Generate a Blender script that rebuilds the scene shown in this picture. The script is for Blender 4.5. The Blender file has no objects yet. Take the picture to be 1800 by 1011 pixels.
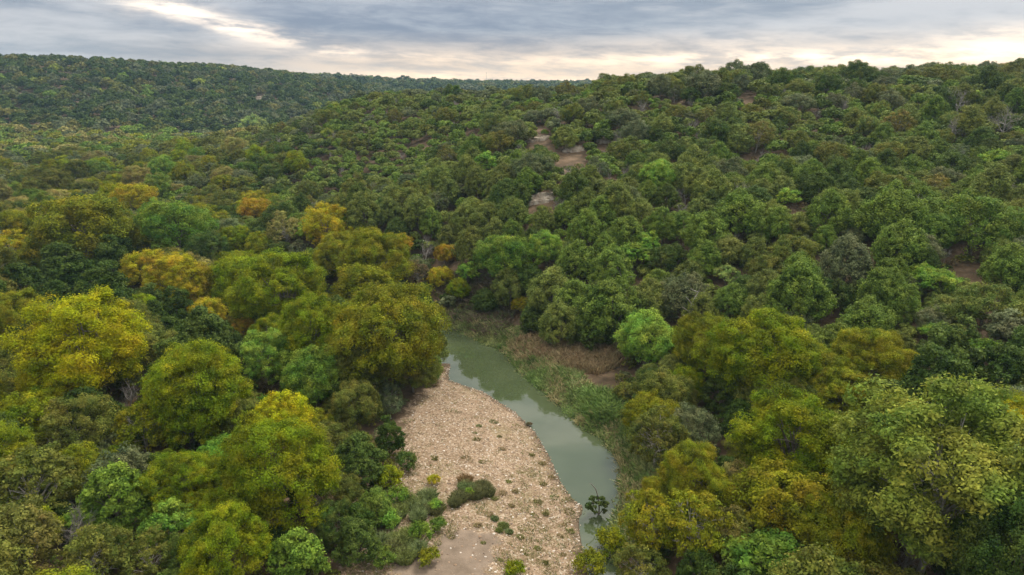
import bpy, math, random
import numpy as np
from mathutils import Vector, Matrix
R = math.radians
rng = np.random.default_rng(11)
random.seed(11)
S = bpy.context.scene
COL = S.collection

# ------------------------------------------------------------------ camera
FPX = 1216.0                      # focal length in photo pixels (1800 wide)
CAMH = 38.0
PITCH = math.atan((505.5 - 160) / FPX)
CP, SP = math.cos(PITCH), math.sin(PITCH)
cam_d = bpy.data.cameras.new('camera'); cam = bpy.data.objects.new('camera', cam_d)
COL.objects.link(cam); S.camera = cam
cam.location = (0, 0, CAMH); cam.rotation_euler = (R(90) - PITCH, 0, 0)
cam_d.sensor_width = 36; cam_d.lens = 36 * FPX / 1800
cam_d.clip_start = 0.5; cam_d.clip_end = 8000

def ray(px, py):
    a = (px - 900) / FPX; b = (505.5 - py) / FPX
    v = np.array([a, CP + b * SP, -SP + b * CP]); return v       # per unit depth
def onplane(px, py, z=0.0):
    v = ray(px, py); t = (z - CAMH) / v[2]; return (v[0] * t, v[1] * t)
def proj(x, y, z):
    dz = z - CAMH
    d = y * CP - dz * SP; u = y * SP + dz * CP
    return 900 + FPX * x / d, 505.5 - FPX * u / d, d

# ------------------------------------------------------------------ terrain
CTRL = np.array([
 (-20,50,2.2),(-50,60,2.8),(-80,60,3.5),(-40,90,2.6),(-80,110,4),(-130,100,5),(-32,130,2.2),(-70,160,4),(-140,180,5),(-25,75,2.2),
 (0,48,1.4),(-6,70,1.5),(-10,90,1.2),(10,35,1.5),(-30,30,2.5),
 (-31,136,7),(-66,195,8),(-92,270,19),(-108,215,8),(-155,205,4),(-62,275,32),(0,262,33),(33,262,35),(47,230,38),(90,220,38.2),(140,200,37.4),
 (46,188,34),(90,180,34),(74,148,23),(98,138,24),(57,106,17),(66,95,13.5),(56,85,11),(44,72,6),(22,62,2.2),(28,82,4.5),(28,45,2.2),(40,55,3),
 (20,88,3.0),(26,102,9),(31,118,16),(37,146,20.5),(14,168,24.5),(6,136,18),(0,178,25),(2,111,5.5),(1,119,11),(10,112,10.5),(10,124,15),(-11,134,8),(-30,178,12.5),(-36,217,22),
 (-444,590,54.5),(-306,610,52.5),(-224,670,48),(-160,740,40),(-140,840,34),(-700,640,58),(-100,1500,42),(75,1500,42),(-400,1500,50),(300,1500,45),
 (-300,425,9),(-176,425,8),(-230,330,8),(-300,250,6),(-450,420,10),(-100,400,14),(-100,600,14),(0,400,25),(100,500,32),(0,800,28),(200,800,30),
 (0,-60,2),(-60,0,3),(60,0,5),(110,0,12),(115,60,20),(200,100,32),(210,200,42),(300,300,45),(350,0,35),(-300,0,10),(400,700,40),
 (-1500,500,60),(1500,500,60),(-1500,2500,50),(1500,2500,50),(-1500,-500,30),(1500,-500,40),(0,2500,40)], float)
CC = 14.0
def phi(d2): return np.sqrt(d2 + CC * CC)
_K = phi(((CTRL[:, None, :2] - CTRL[None, :, :2]) ** 2).sum(2))
_n = len(CTRL)
_A = np.zeros((_n + 1, _n + 1)); _A[:_n, :_n] = _K; _A[:_n, _n] = 1; _A[_n, :_n] = 1
_w = np.linalg.solve(_A, np.append(CTRL[:, 2], 0))
LEFTPX = [(1035,1011),(1030,985),(1022,965),(1016,930),(1017,910),(1026,893),(1008,880),(985,850),(966,805),(940,760),(905,725),(850,690),(787,668),(792,640)]
RIGHTPX = [(1095,1011),(1085,985),(1088,950),(1104,900),(1108,850),(1098,800),(1072,770),(1030,745),(990,708),(942,668),(914,640),(895,615),(850,598),(800,573)]
LP = np.array([onplane(*p) for p in LEFTPX]); RP = np.array([onplane(*p) for p in RIGHTPX])
LP = np.vstack([[(-2, 10), (3, 34)], LP, [(-20, 96), (-34, 106), (-60, 112), (-90, 120)]])
RP = np.vstack([[(12, 10), (14, 34)], RP, [(-24, 117), (-40, 122), (-62, 124), (-92, 132)]])
CREEK = np.vstack([LP, RP[::-1]])
def inpoly(P, x, y):
    x = np.asarray(x, float); y = np.asarray(y, float)
    r = np.zeros(x.shape, bool); n = len(P)
    for i in range(n):
        x1, y1 = P[i]; x2, y2 = P[(i + 1) % n]
        if y1 == y2: continue
        c = ((y1 > y) != (y2 > y)) & (x < (x2 - x1) * (y - y1) / (y2 - y1) + x1)
        r ^= c
    return r
def linedist(P, x, y):
    x = np.asarray(x, float); y = np.asarray(y, float)
    best = np.full(x.shape, 1e9)
    for i in range(len(P) - 1):
        a = P[i]; b = P[i + 1]; ab = b - a
        t = np.clip(((x - a[0]) * ab[0] + (y - a[1]) * ab[1]) / max(ab @ ab, 1e-9), 0, 1)
        best = np.minimum(best, np.hypot(x - a[0] - t * ab[0], y - a[1] - t * ab[1]))
    return best
def sst(a, b, x):
    t = np.clip((x - a) / (b - a), 0, 1); return t * t * (3 - 2 * t)
def base_exact(x, y):
    z = np.zeros(x.shape)
    for i in range(_n):
        z += _w[i] * phi((x - CTRL[i, 0]) ** 2 + (y - CTRL[i, 1]) ** 2)
    z += _w[_n]
    r = np.hypot(x, y)
    z += 0.5 * np.sin(x * .11 + 1.3 * np.sin(y * .07)) * np.sin(y * .13 + 2 + np.sin(x * .05)) * sst(60, 160, r)
    z += 3.0 * np.sin(x * .021 + 1.1) * np.sin(y * .017 + .5) * sst(330, 600, r)
    return np.maximum(z, 1.1)
_gx = np.arange(-2000, 2001, 6.0); _gy = np.arange(-560, 2061, 6.0)
_GX, _GY = np.meshgrid(_gx, _gy); _GZ = base_exact(_GX, _GY)
def base(x, y):
    u = np.clip((x + 2000) / 6.0, 0, len(_gx) - 1.001); v = np.clip((y + 560) / 6.0, 0, len(_gy) - 1.001)
    i = u.astype(int); j = v.astype(int); u = u - i; v = v - j
    return (_GZ[j, i] * (1 - u) + _GZ[j, i + 1] * u) * (1 - v) + (_GZ[j + 1, i] * (1 - u) + _GZ[j + 1, i + 1] * u) * v
def ground(x, y):
    x = np.atleast_1d(np.asarray(x, float)); y = np.atleast_1d(np.asarray(y, float))
    z = base(x, y)
    near = (np.abs(x) < 140) & (y < 180) & (y > -20)
    if near.any():
        xn, yn = x[near], y[near]
        ins = inpoly(CREEK, xn, yn)
        dl = linedist(LP, xn, yn); dr = linedist(RP, xn, yn)
        d = np.minimum(dl, dr)
        wob = 0.12 * np.sin(xn * 1.9) * np.sin(yn * 1.7) + .06 * np.sin(xn * 4.1 + yn * 3.3)
        gl = 0.05 + .10 * d + .004 * d * d                      # gentle gravel bar
        gr = 0.05 + 1.05 * sst(0, 2.0, d) + .16 * d            # steeper far bank
        z0 = z[near]
        bank = np.where(dl < dr, gl, gr)
        wgt = sst(1.5, 11, d)
        out = np.minimum(bank + wob * .3 * sst(0, 2, d), 99) * (1 - wgt) + z0 * wgt
        out = np.minimum(out, np.maximum(z0, bank))
        z[near] = np.where(ins, -0.9 * sst(0, 2.2, d) - .02, np.maximum(out, .04))
    return z
def gz(x, y): return float(ground(x, y)[0])

def solve(px, py, hc):
    """world point on the ray through a photo pixel where a thing's centre is hc(depth) above the ground"""
    v = ray(px, py)
    t = np.arange(30, 900, .6)
    X, Y, Z = v[0] * t, v[1] * t, CAMH + v[2] * t
    g = base(X, Y); m_ = t < 190; g[m_] = ground(X[m_], Y[m_]); h = hc(t)
    k = np.where(Z < g + h)[0]
    i = k[0] if len(k) else len(t) - 1
    return X[i], Y[i], g[i], t[i]

# ------------------------------------------------------------------ mesh helpers
def build_mesh(name, V, faces, mats=(), fattr=None, fcol=None, midx=None, smooth=False):
    """faces: list of integer arrays (n,k)"""
    me = bpy.data.meshes.new(name)
    V = np.ascontiguousarray(V, np.float32)
    faces = [f for f in faces if len(f)]
    tot = sum(f.size for f in faces); nf = sum(len(f) for f in faces)
    me.vertices.add(len(V)); me.vertices.foreach_set('co', V.ravel())
    me.loops.add(tot); me.polygons.add(nf)
    me.loops.foreach_set('vertex_index', np.concatenate([f.ravel() for f in faces]).astype(np.int32))
    ls = []; o = 0
    for f in faces:
        ls.append(o + np.arange(len(f)) * f.shape[1]); o += f.size
    me.polygons.foreach_set('loop_start', np.concatenate(ls).astype(np.int32))
    if midx is not None: me.polygons.foreach_set('material_index', np.asarray(midx, np.int32))
    me.polygons.foreach_set('use_smooth', np.full(nf, smooth))
    me.update(calc_edges=True)
    if fattr is not None:
        a = me.attributes.new('tone', 'FLOAT', 'FACE'); a.data.foreach_set('value', np.asarray(fattr, np.float32))
    if fcol is not None:
        a = me.attributes.new('tint', 'FLOAT_COLOR', 'FACE')
        c = np.ones((nf, 4), np.float32); c[:, :3] = fcol; a.data.foreach_set('color', c.ravel())
    for m in mats: me.materials.append(m)
    return me
def link(name, me, parent=None):
    o = bpy.data.objects.new(name, me); COL.objects.link(o); o.parent = parent; return o
def tag(o, label=None, cat=None, group=None, kind=None):
    if label: o['label'] = label
    if cat: o['category'] = cat
    if group: o['group'] = group
    if kind: o['kind'] = kind
    return o
def unit(v): return v / np.maximum(np.linalg.norm(v, axis=-1, keepdims=True), 1e-9)

class Tubes:
    def __init__(s): s.V = []; s.F = []; s.n = 0
    def add(s, pts, rad, sides=6):
        pts = np.asarray(pts, float); n = len(pts)
        d = np.gradient(pts, axis=0); d = unit(d)
        ref = np.where(np.abs(d[:, 2:3]) > .9, np.array([[1., 0, 0]]), np.array([[0, 0, 1.]]))
        u = unit(np.cross(d, ref)); w = np.cross(d, u)
        a = np.arange(sides) * 2 * math.pi / sides
        ring = pts[:, None] + np.asarray(rad)[:, None, None] * (np.cos(a)[None, :, None] * u[:, None] + np.sin(a)[None, :, None] * w[:, None])
        s.V.append(ring.reshape(-1, 3))
        i = np.arange(n - 1)[:, None] * sides; j = np.arange(sides)[None]; k = (j + 1) % sides
        s.F.append((np.stack([i + j, i + k, i + sides + k, i + sides + j], -1).reshape(-1, 4)) + s.n)
        s.n += n * sides
    def mesh(s, name, mat): return build_mesh(name, np.vstack(s.V), [np.vstack(s.F)], [mat], smooth=True)

# ------------------------------------------------------------------ materials
def mat(name):
    m = bpy.data.materials.new(name); m.use_nodes = True
    nt = m.node_tree; nt.nodes.clear()
    return m, nt
def N(nt, t, **kw):
    n = nt.nodes.new(t)
    for k, v in kw.items(): setattr(n, k, v)
    return n
def leaf_mat(name, src, transl=.22, hue=.02):
    m, nt = mat(name); L = nt.links.new
    out = N(nt, 'ShaderNodeOutputMaterial')
    if src == 'object': c = N(nt, 'ShaderNodeObjectInfo'); col = c.outputs['Color']; rnd = c.outputs['Random']
    else: c = N(nt, 'ShaderNodeAttribute', attribute_name='tint'); col = c.outputs['Color']; rnd = None
    tone = N(nt, 'ShaderNodeAttribute', attribute_name='tone')
    tc = N(nt, 'ShaderNodeTexCoord')
    no = N(nt, 'ShaderNodeTexNoise', noise_dimensions='4D'); no.inputs['Scale'].default_value = .55; no.inputs['Detail'].default_value = 2
    L(tc.outputs['Object'], no.inputs['Vector'])
    if rnd:
        mm = N(nt, 'ShaderNodeMath', operation='MULTIPLY'); mm.inputs[1].default_value = 40; L(rnd, mm.inputs[0]); L(mm.outputs[0], no.inputs['W'])
    # patches inside one crown that turn towards autumn colour
    mr = N(nt, 'ShaderNodeMapRange'); mr.inputs['From Min'].default_value = .38; mr.inputs['From Max'].default_value = .66
    L(no.outputs['Fac'], mr.inputs['Value'])
    hs = N(nt, 'ShaderNodeMapRange'); hs.inputs['To Min'].default_value = .512 + hue; hs.inputs['To Max'].default_value = .512 - hue
    L(mr.outputs[0], hs.inputs['Value'])
    vv = N(nt, 'ShaderNodeMath', operation='MULTIPLY_ADD'); vv.inputs[1].default_value = .46; vv.inputs[2].default_value = 1.0
    L(tone.outputs['Fac'], vv.inputs[0])
    h2 = N(nt, 'ShaderNodeMath', operation='MULTIPLY_ADD'); h2.inputs[1].default_value = -.014
    L(tone.outputs['Fac'], h2.inputs[0]); L(hs.outputs[0], h2.inputs[2])
    hv = N(nt, 'ShaderNodeHueSaturation'); L(col, hv.inputs['Color']); L(h2.outputs[0], hv.inputs['Hue']); L(vv.outputs[0], hv.inputs['Value'])
    b = N(nt, 'ShaderNodeBsdfPrincipled'); b.inputs['Roughness'].default_value = .62; b.inputs['Specular IOR Level'].default_value = .1
    L(hv.outputs[0], b.inputs['Base Color'])
    t = N(nt, 'ShaderNodeBsdfTranslucent'); L(hv.outputs[0], t.inputs['Color'])
    mx = N(nt, 'ShaderNodeMixShader'); mx.inputs[0].default_value = transl
    L(b.outputs[0], mx.inputs[1]); L(t.outputs[0], mx.inputs[2]); L(mx.outputs[0], out.inputs['Surface'])
    return m
M_LEAF = leaf_mat('leaf', 'object', .34, .028)
M_NEEDLE = leaf_mat('needle_foliage', 'object', .2, .012)
M_FAR = leaf_mat('far_foliage', 'tint', .12, .008)
def bark_mat(name, c1, c2, sc=6):
    m, nt = mat(name); L = nt.links.new
    out = N(nt, 'ShaderNodeOutputMaterial'); b = N(nt, 'ShaderNodeBsdfPrincipled'); b.inputs['Roughness'].default_value = .85
    tc = N(nt, 'ShaderNodeTexCoord'); no = N(nt, 'ShaderNodeTexNoise'); no.inputs['Scale'].default_value = sc; no.inputs['Detail'].default_value = 5
    L(tc.outputs['Object'], no.inputs['Vector'])
    r = N(nt, 'ShaderNodeValToRGB'); r.color_ramp.elements[0].position = .35; r.color_ramp.elements[1].position = .65
    r.color_ramp.elements[0].color = (*c1, 1); r.color_ramp.elements[1].color = (*c2, 1)
    L(no.outputs['Fac'], r.inputs[0]); L(r.outputs[0], b.inputs['Base Color']); L(b.outputs[0], out.inputs['Surface'])
    return m
M_BARK = bark_mat('bark', (.10, .08, .06), (.26, .23, .19))
M_PALE = bark_mat('pale_bark', (.26, .24, .21), (.5, .47, .42))
M_DEAD = bark_mat('dead_wood', (.2, .18, .165), (.4, .37, .34))
M_ROCK = bark_mat('limestone', (.30, .24, .18), (.60, .53, .43), 1.2)
M_CONC = bark_mat('weathered_concrete', (.3, .27, .24), (.45, .42, .38), 1.5)
M_STEEL = bark_mat('mast_steel', (.12, .12, .13), (.2, .2, .2), 1)

# ------------------------------------------------------------------ crowns
def sph(n, zmin, g):
    i = np.arange(n) + .5
    z = 1 - (1 - zmin) * i / n; a = math.pi * (1 + 5 ** .5) * i + g.random() * 6.28
    z = np.clip(z + g.normal(0, .06, n), -1, 1); a = a + g.normal(0, .25, n)
    r = np.sqrt(1 - z * z)
    return np.stack([r * np.cos(a), r * np.sin(a), z], 1)
def crown(g, W, H, clear, nl, nsub, nleaf, leaf, lr=.34, shape='round', zmin=-.35, flat=1.0, airy=0.0, up=.25, elong=1.6, fuzz=0.0, irr_=1.0):
    """returns V, F, tone, lobe centres; crown of lobes > sublobes > leaf clumps"""
    ax = np.array([W / 2, W / 2, H / 2])
    D = sph(nl, zmin, g)
    lob = g.normal(size=(7, 3)); lob = unit(lob); amp = g.uniform(-.28, .3, 7) * irr_
    irr = 1 + (np.maximum(D @ lob.T, 0) ** 2 @ amp)
    rr = g.uniform(.5, .78, nl) * irr
    if shape == 'cone':
        zz = D[:, 2]; tap = np.where(zz > 0, 1 - .38 * zz ** 1.2, 1 - .1 * zz)
        P = D * rr[:, None]; P[:, :2] *= tap[:, None]; P[:, 2] *= 1.12
    else: P = D * rr[:, None]
    C = P * ax; Lr = lr * W / 2 * g.uniform(.72, 1.3, nl)
    Lr = np.maximum(Lr, .12)
    if airy: keep = g.random(nl) > airy * .5; C, Lr, D = C[keep], Lr[keep], D[keep]
    nl = len(C)
    # sub-lobes
    sd = unit(g.normal(size=(nl, nsub, 3)) + D[:, None] * .9 + np.array([0, 0, .45]))
    SC = C[:, None] + sd * (Lr[:, None, None] * g.uniform(.6, 1.08, (nl, nsub, 1))) * np.array([1, 1, flat])
    SR = Lr[:, None] * g.uniform(.3, .56, (nl, nsub))
    SC = SC.reshape(-1, 3); SR = SR.ravel(); sdf = sd.reshape(-1, 3)
    stone = g.normal(0, .4, len(SR)) + np.repeat(g.normal(0, .28, nl), nsub)
    if airy:
        k = g.random(len(SR)) > airy; SC, SR, sdf, stone = SC[k], SR[k], sdf[k], stone[k]
    ns = len(SR)
    ld = unit(g.normal(size=(ns, nleaf, 3)) + sdf[:, None] * .8 + np.array([0, 0, .35]))
    P = SC[:, None] + ld * (SR[:, None, None] * g.uniform(.5, 1.1, (ns, nleaf, 1)) ** .6) * np.array([1, 1, .85 * flat])
    P = P.reshape(-1, 3) + (g.normal(0, 1, (P.size // 3, 3)) ** 3 * fuzz).clip(-.45, .45); nrm = ld.reshape(-1, 3)
    nrm = unit(nrm + g.normal(0, .34, nrm.shape) + np.array([0, 0, up]))
    tone = np.repeat(stone, nleaf) + g.normal(0, .35, len(P))
    # leaf-sized rhombs
    t1 = unit(np.cross(nrm, g.normal(size=nrm.shape))); t2 = np.cross(nrm, t1)
    s = leaf * g.uniform(.55, 1.25, (len(P), 1))
    a = t1 * s * elong * .5; b = t2 * s * .5
    V = np.stack([P - a, P + b - a * .1, P + a, P - b - a * .1], 1).reshape(-1, 3)
    V[:, 2] += clear + H / 2
    F = np.arange(len(V)).reshape(-1, 4)
    C = C.copy(); C[:, 2] += clear + H / 2
    return V, F, np.clip(tone, -1.6, 1.6), C, Lr
def trunk_mesh(g, W, H, clear, C, nlimb, r0, m, name='trunk', forks=True, lean=.05, tips=0):
    T = Tubes()
    h0 = clear + H * .18
    base = np.array([0, 0, -.4]); top = np.array([g.normal(0, lean) * W, g.normal(0, lean) * W, clear + H * .62])
    mid = base * .5 + top * .5 + np.array([g.normal(0, .03) * W, g.normal(0, .03) * W, 0])
    ts = np.linspace(0, 1, 7)[:, None]
    path = (1 - ts) ** 2 * base + 2 * ts * (1 - ts) * mid + ts ** 2 * top
    T.add(path, r0 * (1.25 - 1.0 * ts[:, 0]) + .01, 7)
    idx = g.permutation(len(C))[:nlimb]
    for i in idx:
        t0 = g.uniform(.3, .85); k = t0 * 6; a = path[int(k)] * (1 - k % 1) + path[min(int(k) + 1, 6)] * (k % 1)
        b = C[i]; L = np.linalg.norm(b - a)
        m1 = a * .5 + b * .5 + np.array([0, 0, .12 * L]) + g.normal(0, .05 * L, 3)
        u = np.linspace(0, 1, 5)[:, None]
        q = (1 - u) ** 2 * a + 2 * u * (1 - u) * m1 + u ** 2 * b
        r = r0 * (1.2 - t0) * .62
        T.add(q, r * (1 - .8 * u[:, 0]) + .012, 5)
        for _ in range(tips):
            dd = unit(g.normal(size=3) + unit(b - a) * 1.2 + [0, 0, .3]); s0 = q[3]
            e = s0 + dd * W * g.uniform(.06, .14); mm = (s0 + e) / 2 + g.normal(0, .1, 3)
            T.add([s0, mm, e], [r * .35 + .01, r * .25 + .01, .012], 4)
    return T.mesh(name, m)

PROTO = {}
def make_variant(kind, i):
    g = np.random.default_rng(1000 + hash_kind(kind) * 37 + i)
    P = KINDS[kind]
    lm = M_NEEDLE if P.get('needle') else M_LEAF
    W, H, cl = P['W'] * g.uniform(.94, 1.06), P['H'] * g.uniform(.9, 1.1), P['clear']
    V, F, tone, C, Lr = crown(g, W, H, cl, P['nl'], P['nsub'], P['nleaf'], P['leaf'], P.get('lr', .34), P.get('shape', 'round'), P.get('zmin', -.35), P.get('flat', 1), P.get('airy', 0), P.get('up', .25), P.get('elong', 1.6), P.get('fuzz', .03), P.get('irr', 1.0))
    cm = build_mesh('crown', V, [F], [lm], fattr=tone)
    tm = trunk_mesh(g, W, H, cl, C, P['limbs'], P['r0'], P['bark'], tips=P.get('tips', 0))
    return cm, tm, np.percentile(np.hypot(V[:, 0], V[:, 1]), 97) * 2, cl + H / 2, H
def hash_kind(k): return list(KINDS).index(k)
KINDS = {
 'juniper':    dict(n=7, W=6.2, H=6.0, clear=.2, nl=62, nsub=10, nleaf=46, leaf=.115, irr=.45, lr=.225, shape='cone', zmin=-.7, needle=True, limbs=8, r0=.16, bark=M_BARK, up=.2, flat=1.2),
 'cedar':      dict(n=3, W=6.5, H=7.5, clear=.4, nl=38, nsub=12, nleaf=42, leaf=.16, lr=.27, shape='cone', zmin=-.7, needle=True, limbs=10, r0=.18, bark=M_BARK, up=.2, flat=.85, elong=2.0),
 'elm':        dict(n=5, W=7.5, H=7.2, clear=.7, nl=34, nsub=13, nleaf=84, fuzz=.035, leaf=.12, lr=.3, zmin=-.6, limbs=16, r0=.16, bark=M_BARK, flat=.95, tips=1),
 'elm_big':    dict(n=5, W=11.5, H=10.5, clear=1.2, nl=62, nsub=15, nleaf=120, fuzz=.045, leaf=.115, lr=.225, zmin=-.6, limbs=26, r0=.26, bark=M_BARK, flat=.9, tips=2, airy=.08),
 'oak':        dict(n=4, W=7.5, H=5.6, clear=.4, nl=30, nsub=12, nleaf=46, leaf=.16, lr=.32, limbs=12, r0=.2, bark=M_BARK, zmin=-.55),
 'mesquite':   dict(n=3, W=5.2, H=4.4, clear=.8, nl=24, nsub=9, nleaf=44, leaf=.15, lr=.3, limbs=12, r0=.1, bark=M_BARK, flat=.65, airy=.12, tips=1, elong=2.2),
 'pecan':      dict(n=2, W=12, H=10, clear=1.2, nl=130, nsub=14, nleaf=72, leaf=.11, lr=.15, zmin=-.65, limbs=46, r0=.17, bark=M_PALE, flat=.8, airy=.1, tips=4, elong=2.2, fuzz=.06),
 'scrub':      dict(n=3, W=7.5, H=7.0, clear=.5, nl=50, nsub=11, nleaf=34, leaf=.14, lr=.22, zmin=-.6, limbs=30, r0=.12, bark=M_PALE, flat=.9, airy=.25, tips=3, elong=1.8),
 'shrub':      dict(n=3, W=2.2, H=1.6, clear=.05, nl=14, nsub=8, nleaf=30, leaf=.09, lr=.34, zmin=-.1, limbs=8, r0=.04, bark=M_BARK, elong=2.2),
}
def bare_mesh(i):
    g = np.random.default_rng(500 + i); T = Tubes()
    def br(p, d, L, r, lev):
        n = 5; pts = [p]; dd = d
        for k in range(n):
            dd = unit(dd + g.normal(0, .13, 3) + np.array([0, 0, .03])); pts.append(pts[-1] + dd * L / n)
        T.add(pts, np.linspace(r, r * .45, n + 1), 5 if lev < 2 else 3)
        if lev < 4:
            for k in range([7, 5, 4, 3][lev]):
                q = pts[g.integers(2, n + 1)]
                nd = unit(dd + g.normal(0, .62, 3) + np.array([0, 0, .12]))
                br(q, nd, L * g.uniform(.5, .75), r * .45, lev + 1)
    br(np.array([0, 0, -.3]), np.array([0, 0, 1.]), 2.6, .17, 0)
    V = np.vstack(T.V)
    return T.mesh('trunk', M_DEAD), np.percentile(np.hypot(V[:, 0], V[:, 1]), 97) * 2, V[:, 2].max() / 2, V[:, 2].max()
def snag_mesh():
    g = np.random.default_rng(77); T = Tubes()
    pts = [np.array([0, 0, -.3])]; d = np.array([.05, 0, 1.])
    for k in range(7): d = unit(d + g.normal(0, .12, 3)); pts.append(pts[-1] + d * .8)
    T.add(pts, np.linspace(.2, .05, 8), 6)
    for k in range(2, 8):
        for _ in range(2):
            e = unit(g.normal(size=3) * [1, 1, .5] + [0, 0, .5]); L = g.uniform(.5, 1.3)
            T.add([pts[k], pts[k] + e * L * .5 + g.normal(0, .06, 3), pts[k] + e * L], [.05, .035, .015], 4)
    return T.mesh('trunk', M_DEAD), 2.0, 2.6, 5.2

NAMES = {'juniper': 'juniper_tree', 'cedar': 'juniper_tree', 'elm': 'elm_tree', 'elm_big': 'elm_tree', 'oak': 'oak_tree', 'mesquite': 'feathery_tree',
         'pecan': 'pecan_tree', 'scrub': 'scrub_tree', 'shrub': 'leafy_shrub', 'bare': 'bare_tree', 'snag': 'dead_snag'}
GROUPS = {'juniper_tree': 'juniper trees growing over the hillside and valley', 'elm_tree': 'broad leafy elm trees along the valley floor', 'oak_tree': 'low rounded oak trees among the junipers',
          'feathery_tree': 'pale feathery trees among the junipers', 'pecan_tree': 'tall open crowned trees near the creek', 'scrub_tree': 'open twiggy scrub trees near the creek',
          'leafy_shrub': 'leafy shrubs beside the gravel bar', 'bare_tree': 'bare grey trees in the woods', 'dead_snag': 'dead snags in the woods'}
VAR = {}
for k, P in KINDS.items(): VAR[k] = [make_variant(k, i) for i in range(P['n'])]
VAR['bare'] = [(None,) + bare_mesh(i) for i in range(3)]
VAR['snag'] = [(None,) + snag_mesh()]
protos = {}
KIDS = {}
def place(kind, vi, x, y, z, s, rz, color, sz=1.0, tilt=0.0):
    """the first of a kind and shape is built; later ones are copies of the thing and of each part"""
    v = VAR[kind][vi]; key = (kind, vi)
    if key not in protos:
        root = bpy.data.objects.new(NAMES[kind], None); COL.objects.link(root)
        kids = [link('trunk', v[1], root)]
        if v[0]: kids.append(link('crown', v[0], root))
        protos[key] = root; KIDS[key] = kids; mine = kids
    else:
        src = protos[key]; root = src.copy(); COL.objects.link(root)
        for k in list(root.keys()): del root[k]
        mine = []
        for ch in KIDS[key]:
            c = ch.copy(); COL.objects.link(c); c.parent = root; mine.append(c)
    root.empty_display_size = .5
    root.location = (x, y, z); root.scale = (s * random.uniform(.9, 1.12), s * random.uniform(.9, 1.12), s * sz); root.rotation_euler = (tilt, 0, rz)
    for c in mine: c.color = (*color, 1)
    return root

# ------------------------------------------------------------------ colours (reflectance)
PAL = {
 'olive green':   (.205, .235, .048), 'dark green': (.070, .108, .016), 'deep green': (.105, .145, .026), 'grey green': (.175, .195, .085),
 'mid green':     (.180, .245, .036), 'bright green': (.200, .290, .035), 'lime green': (.27, .38, .05), 'pale lime': (.35, .41, .11),
 'yellow green':  (.255, .288, .009), 'olive yellow': (.268, .264, .014), 'bright yellow': (.42, .39, .008), 'golden': (.43, .34, .018),
 'orange':        (.44, .28, .025), 'tan': (.34, .29, .095), 'dull olive': (.185, .192, .034), 'brown olive': (.205, .185, .045),
 'pale sage':     (.30, .34, .050), 'brown': (.19, .14, .07), 'dark red': (.12, .02, .02), 'grey': (.3, .28, .26)}
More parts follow.
